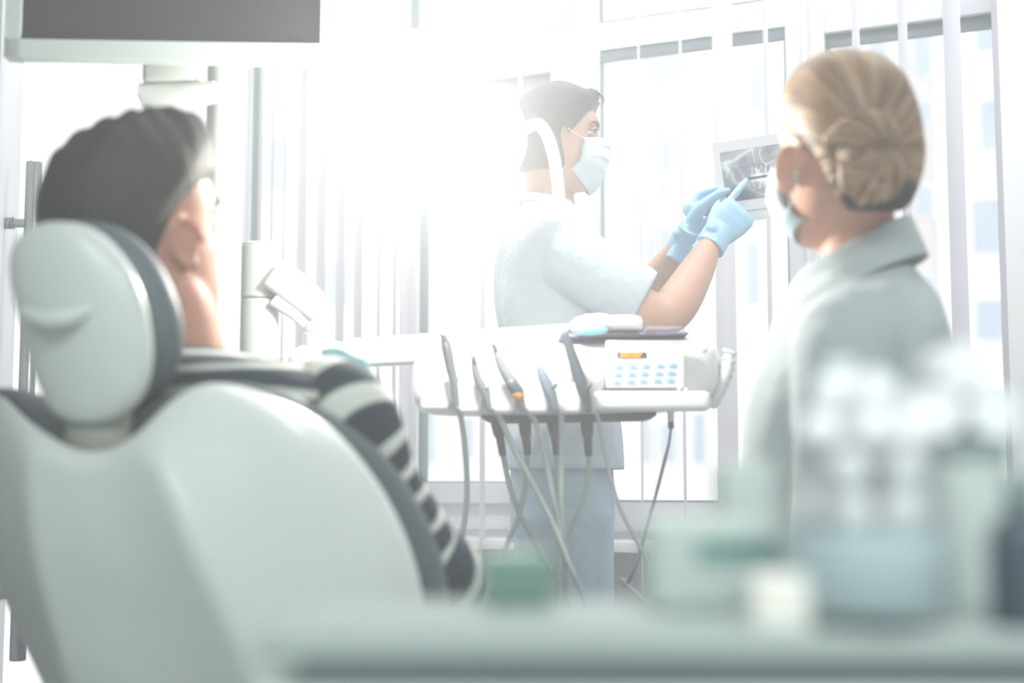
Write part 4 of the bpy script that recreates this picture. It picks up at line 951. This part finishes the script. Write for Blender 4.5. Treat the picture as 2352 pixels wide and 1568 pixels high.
# seven-segment digits, slanted
SEGS = {'8': 'abcdefg', '0': 'abcdef', '2': 'abged', '7': 'abc', '5': 'afgcd', '9': 'abcdfg'}
def digit(bm, x, y, w_, h_, ch):
    L_ = {'a': ((0, 0), (1, 0)), 'b': ((1, 0), (1, 1)), 'c': ((1, 1), (1, 2)), 'd': ((0, 2), (1, 2)), 'e': ((0, 1), (0, 2)), 'f': ((0, 0), (0, 1)), 'g': ((0, 1), (1, 1))}
    for s in SEGS[ch]:
        (a, b), (c, d_) = L_[s]; sl_ = lambda u, v: UP(x + u * w_ - v * 1.6, y + v * h_ / 2, .0068)
        tube(bm, [(sl_(a, b), .00085), (sl_(c, d_), .00085)], 6, 1)
for k, ch in enumerate('88282'):
    bm = NB(); digit(bm, 1427 + k * 10.0, 811.0, 6.0, 9.0, ch); link('digit', mesh_of(bm), M_digit, dsp)
bm = NB(); ubox(bm, 1494, 1560, 812, 818, .004, .0046); link('printed_line', mesh_of(bm), M_palebox, pn, smooth=False)
for r_ in range(3):
    for c_ in range(5):
        x = 1421 + c_ * 29 + (4 if c_ >= 3 else 0) - r_ * 2.5 + (2 if c_ else 0); y = 842 + r_ * 17.5 - c_ * .9
        bm = NB(); ubox(bm, x - 9, x + 9, y - 5.5, y + 5.5, .004, .0062, .0008); bt = link('button', mesh_of(bm), M_btn, pn)
        bm = NB(); ubox(bm, x - 3, x + 3, y - 2, y + 2, .006, .0066); link('button_mark', mesh_of(bm), M_btn2, bt, smooth=False)
for x, y in ((1617, 800),):
    bm = NB(); ell(bm, UP(x, y, -.006), XA, YA, ZA, .007, .006, .007); link('screw_cap', mesh_of(bm), M_shell2, unit)
for x, y in ((1558, 894), (1573, 896)):
    bm = NB(); ell(bm, UP(x, y, .014), XA, YA, ZA, .003, .003, .003, 10, 6); link('indicator', mesh_of(bm), M_frame, unit)
# ribbed side grip on the right
bm = NB(); tube(bm, [(P(1640, 925, 2.40), .010), (P(1655, 890, 2.40), .012), (P(1668, 850, 2.40), .012), (P(1675, 815, 2.40), .008)], 12, 4); gp = link('side_grip', mesh_of(bm), M_shell2, unit)
for x, y in ((1654, 880), (1661, 862), (1666, 843), (1669, 826), (1671, 808)):
    bm = NB(); a = P(x - 6, y - 3, 2.395); b = P(x + 16, y + 4, 2.395); tube(bm, [(a, .0042), (b, .0042)], 8, 1); link('grip_rib', mesh_of(bm), M_palebox, gp)
# hose bar below with its sockets
bm = NB(); a, b = P(1122, 962, 2.44), P(1490, 956, 2.44); bars = [ring(P(x, y, 2.44), ZA, YA, h / 1340, .03, 16, 3.5) for x, y, h in ((1106, 957, 4), (1122, 961, 9), (1150, 962, 11), (1480, 956, 11), (1492, 955, 9), (1504, 951, 5))]
grid(bm, bars); hb_ = link('hose_bar', mesh_of(bm), M_dark, unit)
conn = [((1140, 962), (1147, 1000), (1155, 1046)), ((1205, 962), (1207, 1000), (1212, 1044)), ((1270, 962), (1274, 1000), (1279, 1044)), ((1347, 960), (1349, 1000), (1352, 1047))]
for i, (a, b, c) in enumerate(conn):
    bm = NB(); tube(bm, [(P(*a, 2.43), .0115), (P(a[0] + (b[0] - a[0]) * .9, b[1] - 6, 2.43), .0105)], 18, 2); cyl(bm, P(b[0], b[1] - 6, 2.43), P(*c, 2.43), .0078, .0066, bev=.0006); cn = link('hose_socket', mesh_of(bm), M_dark, hb_)
    if i in (1, 2): bm = NB(); cyl(bm, P(b[0], b[1] - 14, 2.43), P(c[0], c[1] - 2, 2.43), .0120, .0095, n=24); link('socket_sleeve', mesh_of(bm), M_clear, cn)
bm = NB(); cyl(bm, P(1541, 930, 2.40), P(1541, 968, 2.40), .0058, bev=.0006); ct_ = link('cable_socket', mesh_of(bm), M_shell2, unit)
bm = NB(); cyl(bm, P(1541, 967, 2.40), P(1541, 984, 2.40), .0050, bev=.0006); link('cable_collar', mesh_of(bm), M_dark, ct_)
# tray on top, violet edge
bm = NB(); ta, tb_ = P(1285, 767, 2.36), P(1585, 758, 2.36)
box(bm, (ta + tb_) / 2 + YA * .075 - ZA * .003, (tb_ - ta).normalized(), YA, (tb_ - ta).normalized().cross(YA) * -1, (tb_ - ta).length, .12, .0035, .001); link('tray', mesh_of(bm), M_violet, unit)
# support arm
bm = NB()
arm = [(792, 812, 2.52, .0255), (900, 806, 2.53, .0262), (1100, 792, 2.55, .027), (1300, 778, 2.58, .027), (1440, 770, 2.60, .026)]
grid(bm, [ring(P(x, y, d), ZA, YA, h, .026, 20, 4) for x, y, d, h in arm]); link('support_arm', mesh_of(bm), M_shell2, unit, angle=60)
bm = NB(); c = P(740, 822, 2.52); tube(bm, [(P(700, 830, 2.52), .030), (P(745, 822, 2.52), .033), (P(775, 816, 2.52), .026)], 24, 4); link('arm_elbow', mesh_of(bm), M_shell2, unit)
bm = NB(); cyl(bm, P(731, 815, 2.52), P(731, 764, 2.52), .0262, n=36, bev=.002); cyl(bm, P(731, 762, 2.52), P(731, 738, 2.52), .0262, n=36, bev=.002); link('swivel_joint', mesh_of(bm), M_shell2, unit)
bm = NB(); grid(bm, [ring(P(x, y, d), (ZA * .8 + XA * .6).normalized(), YA, h, .024, 20, 3.5) for x, y, d, h in ((632, 628, 2.50, .030), (690, 672, 2.51, .030), (735, 712, 2.52, .026), (756, 735, 2.52, .016))])
grid(bm, [ring(P(x, y, d), (ZA * .75 + XA * .66).normalized(), YA, h, .016, 16, 3.0) for x, y, d, h in ((630, 690, 2.50, .012), (680, 722, 2.51, .012), (706, 748, 2.52, .010))])
link('spring_arm', mesh_of(bm), M_shell2, unit, angle=60)

# handpieces, each with its hose
def handpiece(lab, m, pts, d, hose, hr_, extra=None, hm_=None):
    a = P(*pts[0][:2], d); o = empty('dental_handpiece', P(*pts[-1][:2], d), lab, 'dental instrument', 'instruments in the console holders')
    bm = NB(); tube(bm, [(P(x, y, d), r) for x, y, r in pts], 16, 4); link('handle', mesh_of(bm), m, o)
    if extra:
        for nm, mm, e in extra:
            bm = NB(); tube(bm, [(P(x, y, d - .004), r) for x, y, r in e], 14, 3); link(nm, mesh_of(bm), mm, o)
    bm = NB(); tube(bm, [(P(x, y, dd), hr_) for x, y, dd in hose], 10, 6); link('hose', mesh_of(bm), hm_ or M_hose, o)
    return o
dh = 2.29
handpiece('chrome syringe with its nozzle up, leftmost instrument of the console', M_steel, [(1020, 776, .006), (1026, 800, .009), (1034, 840, .0085), (1042, 880, .0075), (1046, 930, .006)], dh,
          [(1048, 935, dh), (1060, 965, 2.33), (1070, 1050, 2.36), (1072, 1150, 2.38), (1060, 1250, 2.40), (1058, 1360, 2.44), (1090, 1420, 2.5), (1130, 1370, 2.47), (1160, 1262, 2.44), (1190, 1190, 2.43), (1206, 1120, 2.43), (1212, 1045, 2.43)], .0048,
          [('nozzle', M_steel, [(1016, 768, .005), (1022, 778, .0045), (1028, 786, .004)]), ('trigger', M_chrome, [(1044, 878, .002), (1054, 870, .003), (1058, 866, .0015)])])
handpiece('slim grey handpiece with small angled head, second instrument of the console', mat('satin_grey', (140, 146, 148), .35, metal=.6), [(1088, 824, .0045), (1091, 845, .0060), (1098, 872, .0075), (1110, 895, .0080), (1120, 925, .006), (1124, 940, .005)], dh,
          [(1124, 938, dh), (1146, 955, 2.33), (1180, 1030, 2.34), (1216, 1096, 2.35), (1268, 1198, 2.36), (1314, 1310, 2.37), (1345, 1390, 2.40), (1330, 1420, 2.44), (1290, 1350, 2.45), (1240, 1262, 2.44), (1196, 1185, 2.43), (1172, 1120, 2.43), (1156, 1048, 2.43)], .0050,
          [('head', M_steel, [(1085, 818, .0045), (1089, 826, .005)]), ('thumb_rest', M_steel, [(1112, 892, .003), (1122, 888, .0035), (1126, 884, .002)])])
handpiece('thick grey handpiece with an orange ring, third instrument of the console', mat('warm_grey_metal', (138, 144, 148), .35, metal=.3), [(1136, 797, .004), (1142, 815, .0065), (1155, 845, .0088), (1172, 872, .0100), (1186, 895, .0098), (1196, 922, .007), (1200, 938, .005)], dh,
          [(1200, 936, dh), (1224, 958, 2.33), (1240, 1000, 2.34), (1251, 1040, 2.35), (1272, 1146, 2.36), (1284, 1200, 2.37), (1292, 1300, 2.38), (1300, 1380, 2.42), (1280, 1400, 2.45), (1282, 1300, 2.44), (1300, 1245, 2.44), (1335, 1160, 2.43), (1350, 1100, 2.43), (1353, 1048, 2.43)], .0050,
          [('collar', M_dark, [(1176, 882, .0106), (1188, 898, .0102)]), ('ring', M_orange, [(1188, 903, .0100), (1192, 910, .0092)]), ('head', M_steel, [(1132, 790, .004), (1137, 800, .0045)])])
handpiece('short blue-grey blunt handpiece, fourth instrument of the console', mat('blue_grey_plastic', (112, 126, 142), .5), [(1238, 842, .0050), (1246, 862, .0085), (1256, 885, .0100), (1264, 905, .0090), (1272, 928, .0065), (1275, 940, .005)], dh,
          [(1275, 938, dh), (1289, 958, 2.33), (1290, 1050, 2.35), (1291, 1145, 2.36), (1296, 1250, 2.38), (1298, 1340, 2.40), (1290, 1370, 2.44), (1284, 1300, 2.44), (1283, 1200, 2.43), (1281, 1110, 2.43), (1279, 1045, 2.43)], .0050,
          [('thumb_rest', M_dark, [(1262, 892, .004), (1274, 886, .004), (1279, 881, .002)])])
handpiece('long dark grey tapered handpiece, fifth instrument of the console beside the keypad', M_dark, [(1296, 768, .0065), (1303, 785, .0075), (1315, 820, .0090), (1328, 860, .0105), (1338, 890, .0105), (1346, 915, .008), (1352, 940, .005)], dh,
          [(1352, 938, dh), (1372, 955, 2.33), (1380, 1000, 2.35), (1391, 1047, 2.36), (1416, 1145, 2.37), (1447, 1215, 2.38), (1482, 1279, 2.39), (1510, 1340, 2.40), (1500, 1390, 2.42), (1470, 1370, 2.44), (1430, 1330, 2.46)], .0034,
          [('thumb_rest', M_dark, [(1340, 892, .0045), (1352, 887, .0045), (1358, 882, .002)])])
bm = NB(); tube(bm, [(P(1541, 984, 2.40), .0022), (P(1536, 1020, 2.40), .0024), (P(1526, 1060, 2.40), .0030), (P(1512, 1115, 2.40), .0030), (P(1500, 1160, 2.40), .0026), (P(1480, 1225, 2.41), .0034), (P(1461, 1296, 2.42), .0036), (P(1440, 1340, 2.46), .0036), (P(1430, 1335, 2.49), .0036)], 8, 6)
link('thin_cable', mesh_of(bm), M_cable, unit)
# things on the tray
bm = NB(); rows = []
for x, y0, y1, dp in ((1298, 764, 765, .02), (1304, 748, 765, .05), (1318, 735, 765, .06), (1345, 727, 765, .07), (1375, 725, 765, .07), (1400, 730, 765, .07), (1420, 729, 765, .07), (1450, 729, 765, .07), (1464, 733, 765, .07), (1469, 742, 765, .06)):
    zt, zb = P(x, y0, 2.42).z, P(x, y1, 2.42).z; X = P(x, 750, 2.42); rows.append(ring(Vector((X.x, X.y, (zt + zb) / 2)), YA, ZA, dp, max(.001, (zt - zb) / 2), 20, 3.5))
grid(bm, rows); sb = link('curing_lamp_case', mesh_of(bm), M_shell2, None, angle=50); tag(sb, 'white rounded plastic case lying on the console tray', 'case')
bm = NB(); ell(bm, P(1355, 757, 2.36), XA, YA, ZA, .031, .014, .0095, 20, 12); link('insert', mesh_of(bm), M_cyan, sb)
bm = NB(); ga, gb = P(1480, 762, 2.45), P(1562, 757, 2.45); box(bm, (ga + gb) / 2, XA, YA, ZA, (gb - ga).length, .08, .008, .002); gl = link('glass_dish', mesh_of(bm), M_clear); tag(gl, 'flat clear glass dish on the console tray by the elbow', 'dish')

# ================================================================== COLUMNS, MONITOR, LAMP
cb = P(589, 1105, 2.50); cb.z = 0
col = empty('arm_post', cb, 'short white cylinder post with a round cap beside the patient', 'post')
zt = P(589, 556, 2.50).z; zs_ = P(589, 683, 2.50).z
bm = NB(); cyl(bm, cb, cb + ZA * (zs_ - .001), .0345, n=48, bev=.001); link('column_tube', mesh_of(bm), M_pole, col)
bm = NB(); cyl(bm, cb + ZA * (zs_ + .001), cb + ZA * zt, .0352, n=48, bev=.003); link('column_sleeve', mesh_of(bm), M_pole, col)
bm = NB(); cyl(bm, cb + ZA * zt, cb + ZA * (zt + .004), .0335, n=48, bev=.002); link('column_cap', mesh_of(bm), M_shell2, col)
bm = NB(); cyl(bm, cb, cb + ZA * .05, .08, n=48, bev=.01); link('column_foot', mesh_of(bm), M_pole, col)
pb = P(500, 1105, 2.32); pb.z = 0
pole = empty('equipment_pole', pb, 'tall pale grey pole carrying the monitor and lamp arms', 'pole')
bm = NB(); cyl(bm, pb, pb + ZA * 2.2, .0305, n=40); link('pole_tube', mesh_of(bm), M_pole, pole)
bm = NB(); cyl(bm, pb, pb + ZA * .04, .08, n=40, bev=.008); link('pole_foot', mesh_of(bm), M_pole, pole)
bm = NB(); grid(bm, [ring(P(x, y, 2.30), ZA, YA, h, .04, 24, 3.0) for x, y, h in ((331, 222, .014), (336, 226, .021), (380, 228, .023), (430, 224, .020), (462, 216, .014), (500, 212, .012))])
link('swivel_bracket', mesh_of(bm), M_pole, pole)
bm = NB(); c = (P(336, 190, 2.30) + P(458, 140, 2.30)) / 2; box(bm, c, XA, YA, ZA, .085, .06, .05, .008, 3); link('bracket_block', mesh_of(bm), M_pole, pole)
# monitor
BLm, BRm = P(8, 130, 2.20), P(771, 143, 2.232); xm_ = (BRm - BLm).normalized(); ym_ = ZA.copy(); nm_ = ym_.cross(xm_) * -1
nm_ = xm_.cross(ym_); Hm = .36; Wm = (BRm - BLm).length; cm = (BLm + BRm) / 2 + ZA * Hm / 2
if nm_.y > 0: nm_ = -nm_
mon = empty('monitor', (BLm + BRm) / 2, 'flat monitor in a pale frame with a dark screen, hanging above the man', 'monitor')
bm = NB(); ix, iy = .024, .029; th_ = .03
for (cx, cz, sx, sz) in ((0, -Hm / 2 + iy / 2, Wm, iy), (0, Hm / 2 - iy / 2, Wm, iy), (-Wm / 2 + ix / 2, 0, ix, Hm), (Wm / 2 - ix / 2, 0, ix, Hm)):
    box(bm, cm + xm_ * cx + ZA * cz - nm_ * th_ / 2, xm_, nm_, ZA, sx, th_, sz)
bz = link('bezel', mesh_of(bm), M_bezel, mon, smooth=False)
bm = NB(); box(bm, cm - nm_ * .012, xm_, nm_, ZA, Wm - 2 * ix + .002, .008, Hm - 2 * iy + .002); link('screen', mesh_of(bm), M_screen, mon, smooth=False)
bm = NB(); box(bm, cm - nm_ * .035, xm_, nm_, ZA, Wm - .02, .03, Hm - .02, .01); link('back_shell', mesh_of(bm), M_bezel, mon)
bm = NB(); tube(bm, [(cm - nm_ * .05 + xm_ * (-.02), .02), (Vector((pb.x, pb.y, cm.z)), .02)], 12, 2); link('mount', mesh_of(bm), M_pole, mon)
# dental lamp on its arm
lamp = empty('dental_lamp', P(1078, 312, 2.28), 'dental operating lamp switched on, glowing, with two curved handles', 'lamp')
bm = NB(); grid(bm, [ring(P(x, y, d), ZA, YA, h, .02, 20, 3.5) for x, y, d, h in ((520, 92, 2.33, .021), (780, 95, 2.33, .021), (960, 97, 2.33, .020), (985, 97, 2.33, .027), (1060, 98, 2.33, .030), (1090, 100, 2.33, .028), (1102, 104, 2.33, .016))]); link('lamp_arm', mesh_of(bm), M_pole, lamp, angle=60)
bm = NB(); tube(bm, [(P(1070, 110, 2.33), .017), (P(1078, 170, 2.34), .015), (P(1080, 230, 2.34), .018), (P(1078, 280, 2.33), .03)], 16, 4); link('lamp_yoke', mesh_of(bm), M_shell2, lamp)
LN = (Vector((-.55, -1, -.42))).normalized(); LX = LN.cross(ZA).normalized(); LY = LX.cross(LN).normalized(); LCn = P(1075, 312, 2.27)
bm = NB(); prof = [(-.055, .012), (-.052, .04), (-.04, .072), (-.02, .094), (.0, .104), (.012, .106), (.014, .102), (.004, .096), (-.014, .08), (-.028, .05), (-.034, .01)]
grid(bm, [ring(LCn + LN * a, LX, LY, r_, r_ * .78, 40, 2.4) for a, r_ in prof]); link('lamp_reflector', mesh_of(bm), M_shell2, lamp)
bm = NB(); grid(bm, [ring(LCn + LN * a, LX, LY, r_, r_ * .78, 32, 2.2) for a, r_ in ((-.020, .055), (-.016, .06), (-.012, .055))]); link('lamp_lens', mesh_of(bm), mat('lit_lens', (255, 252, 242), .3, emit=((255, 250, 238), 12.0)), lamp)
for pts in ([(1170, 330), (1225, 286), (1252, 300), (1270, 345), (1280, 400), (1286, 456)], [(980, 330), (925, 282), (898, 305), (880, 350), (870, 400), (862, 452)]):
    bm = NB(); tube(bm, [(P(x, y, 2.24), (.0085 if i else .006), .006) for i, (x, y) in enumerate(pts)], 16, 6, up=XA); link('lamp_handle', mesh_of(bm), M_shell2, lamp)

# ================================================================== FOREGROUND CABINET AND WHAT STANDS ON IT
ZK = .785
cx0, cx1 = P(618, 1450, .62).x, 1.05
cab = empty('cabinet', Vector(((cx0 + cx1) / 2, .8, 0)), 'pale grey green cabinet in the near foreground', 'cabinet')
bm = NB(); box(bm, Vector(((cx0 + cx1) / 2, .715, ZK - .007)), XA, YA, ZA, cx1 - cx0 + .01, .18, .014, .004, 3); link('worktop', mesh_of(bm), M_counter, cab)
bm = NB(); box(bm, Vector(((cx0 + cx1) / 2 + .004, .72, ZK - .020)), XA, YA, ZA, cx1 - cx0 - .02, .15, .012); link('shadow_gap', mesh_of(bm), M_lid, cab)
bm = NB(); box(bm, Vector(((cx0 + cx1) / 2 - .004, .715, (ZK - .026) / 2)), XA, YA, ZA, cx1 - cx0 + .004, .172, ZK - .026, .004, 2); link('cabinet_body', mesh_of(bm), M_counter2, cab)
def onb(px, d): v = P(px, 1105, d); return Vector((v.x, v.y, ZK))
def kbox(name, lab, cat, x0, x1, ytop, d, dep, m, bev=.003, group=None, rot=0):
    a = onb(x0, d); b = onb(x1, d); h = P(x0, ytop, d).z - ZK; c = (a + b) / 2 + YA * dep / 2 + ZA * h / 2
    X = XA if not rot else Vector((math.cos(R(rot)), math.sin(R(rot)), 0)); Y = ZA.cross(X)
    bm = NB(); box(bm, c, X, Y, ZA, b.x - a.x, dep, h, bev, 3); o = link(name, mesh_of(bm), m); tag(o, lab, cat, group); return o, c, h
kbox('carton', 'dark green carton at the left end of the cabinet top', 'box', 1112, 1262, 1272, .745, .05, M_greenb)
o, c, h = kbox('storage_box', 'wide low pale box on the cabinet top, left of the jar', 'box', 1492, 1800, 1186, .71, .05, M_palebox, .006)
bm = NB(); a = P(1600, 1290, .707); b = P(1775, 1242, .707); box(bm, (a + b) / 2, XA, YA, ZA, b.x - a.x, .002, b.z - a.z); link('box_label', mesh_of(bm), mat('teal_label', (108, 150, 146), .5), o, smooth=False)
kbox('tall_box', 'upright pale box behind the wide low box', 'box', 1655, 1780, 1058, .765, .03, M_palebox, .004)
kbox('small_box', 'small cream white box at the front edge of the cabinet top', 'box', 1728, 1858, 1318, .635, .02, M_creambox, .0015)
kbox('bandage_box', 'pale blue box beside the jar of cotton on the cabinet', 'box', 1862, 2000, 1222, .715, .03, M_bluebox, .003)
# jars and bottles
def lathe(c, prof, n=40): 
    bm = NB(); grid(bm, [ring(c + ZA * z, XA, YA, r, r, n) for r, z in prof]); return bm
c = onb(1935, .775); bo = link('bottle', mesh_of(lathe(c, [(.012, 0), (.0155, .002), (.0155, .095), (.014, .103), (.008, .108), (.0075, .118)])), M_cottn); tag(bo, 'slim white bottle standing behind the cotton jar on the cabinet', 'bottle')
bm = lathe(c + ZA * .118, [(.0085, 0), (.009, .001), (.009, .012), (.0075, .0135)]); link('cap', mesh_of(bm), M_frame, bo)
c = onb(2215, .74); jr = link('canister', mesh_of(lathe(c, [(.020, 0), (.0225, .002), (.0225, .072), (.021, .075)])), M_palebox); tag(jr, 'pale grey green canister at the right of the cabinet top', 'canister')
bm = lathe(c + ZA * .0755, [(.0225, 0), (.0235, .001), (.0235, .009), (.018, .011)]); link('lid', mesh_of(bm), M_lid, jr)
c = onb(2345, .64); dk = link('spray_bottle', mesh_of(lathe(c, [(.012, 0), (.0155, .002), (.0155, .040), (.012, .048), (.006, .052), (.0058, .058)])), M_dark); tag(dk, 'dark bottle at the right edge of the cabinet top', 'bottle')
bm = lathe(c + ZA * .058, [(.007, 0), (.0072, .001), (.0072, .010), (.006, .011)]); link('cap', mesh_of(bm), M_lid, dk)
cj = onb(1985, .655); rj = .036
jar = link('glass_jar', mesh_of(lathe(cj, [(.030, 0), (rj, .003), (rj, .085), (rj - .002, .085), (rj - .002, .005), (.001, .004)])), M_clear); tag(jar, 'clear open jar filled with white cotton balls on the cabinet', 'jar')
bm = lathe(cj, [(rj + .0004, .006), (rj + .0008, .0065), (rj + .0008, .0435), (rj + .0004, .044)]); link('label_band', mesh_of(bm), mat('pale_label', (168, 184, 188), .6), jar)
rnd = random.Random(7); br = .0105; k = 0; ball = None  # white balls added to imitate round out-of-focus highlights
lay = [(0.0, 6, .0228), (.0172, 6, .0225), (.035, 6, .0228), (.053, 5, .0220), (.071, 5, .022), (.089, 3, .013)]
for li, (z, n, rad) in enumerate(lay):
    for q in range(n + (1 if n >= 5 else 0)):
        a = 2 * math.pi * q / n + li * .55; rr_ = rad if q < n else 0.0
        p = cj + Vector((math.cos(a) * rr_, math.sin(a) * rr_, .005 + br + z))
        if ball is None:
            bm = NB(); ell(bm, Vector((0, 0, 0)), XA, YA, ZA, br, br, br * .96, 18, 12); me = mesh_of(bm); ball = link('light_disc_ball', me, M_cottn, None, base=Vector((0, 0, 0)), angle=None); o = ball
        else: o = ball.copy(); COL.objects.link(o)
        o.location = p; o.rotation_euler = (rnd.random() * 3, rnd.random() * 3, 0); tag(o, 'white cotton ball among others in the clear jar imitating a blurred light disc', 'cotton ball', 'cotton balls in the jar')
c = onb(2190, .74) + ZA * .0865
bm = NB()
for j, (dx, dz, r) in enumerate(((-.010, .012, .014), (.012, .012, .0145), (.0, .026, .013))):
    tube(bm, [(c + Vector((dx + .004, -.018, dz)), r), (c + Vector((dx + .004, .018, dz)), r)], 20, 2) if j == 0 else None
bm.free()
gz = None
for j, (dx, dz) in enumerate(((-.012, .0135), (.016, .0135), (.002, .0365))):
    bm = NB(); tube(bm, [(c + Vector((dx, -.02, dz)), .0132), (c + Vector((dx, .02, dz)), .0132)], 20, 2, round_ends=False)
    o = link('cotton_roll', mesh_of(bm), M_cottn); tag(o, ('left white cotton roll lying on the canister lid', 'right white cotton roll lying on the canister lid', 'topmost white cotton roll resting on the two on the canister lid')[j], 'cotton roll', 'cotton rolls on the canister')
sl2 = bpy.data.lights.new('jar_fill_spot', 'SPOT'); sl2.energy = 120; sl2.spot_size = R(7); sl2.spot_blend = .6; sl2.shadow_soft_size = .04; sl2.color = (.97, .98, 1)  # added narrow spot, not a fixture of the room; brightens the jar
so = bpy.data.objects.new('jar_fill_spot', sl2); COL.objects.link(so); so.location = (.45, -.7, 2.9)
so.rotation_euler = (Vector((.175, .68, .865)) - Vector((.45, -.7, 2.9))).to_track_quat('-Z', 'Y').to_euler()
# ------------------------------------------------------------------ dental lamp (lit) and an added volume imitating lens glare
LC = P(1060, 322, 2.13)
pl = bpy.data.lights.new('lamp_bulb', 'POINT'); pl.energy = 38; pl.color = (1.0, 0.97, 0.90); pl.shadow_soft_size = 0.05
plo = bpy.data.objects.new('lamp_bulb', pl); COL.objects.link(plo); plo.location = LC
hm = bpy.data.materials.new('glare_scatter'); hm.use_nodes = True; nt = hm.node_tree; nt.nodes.remove(nt.nodes['Principled BSDF'])
vs_ = nt.nodes.new('ShaderNodeVolumeScatter'); vs_.inputs['Density'].default_value = 0.19; vs_.inputs['Color'].default_value = (0.98, 0.99, 1, 1); vs_.inputs['Anisotropy'].default_value = 0.1
nt.links.new(vs_.outputs[0], nt.nodes['Material Output'].inputs['Volume'])
bm = NB(); wbox(bm, -3.1, sr + 1.45, 0.03, 6.1, 0.02, ZC - 0.02)
hz = link('glare_haze', mesh_of(bm), hm, smooth=False); tag(hz, 'added scattering volume filling the room, imitates lens glare around the lamp', 'glare_haze', None, 'stuff')
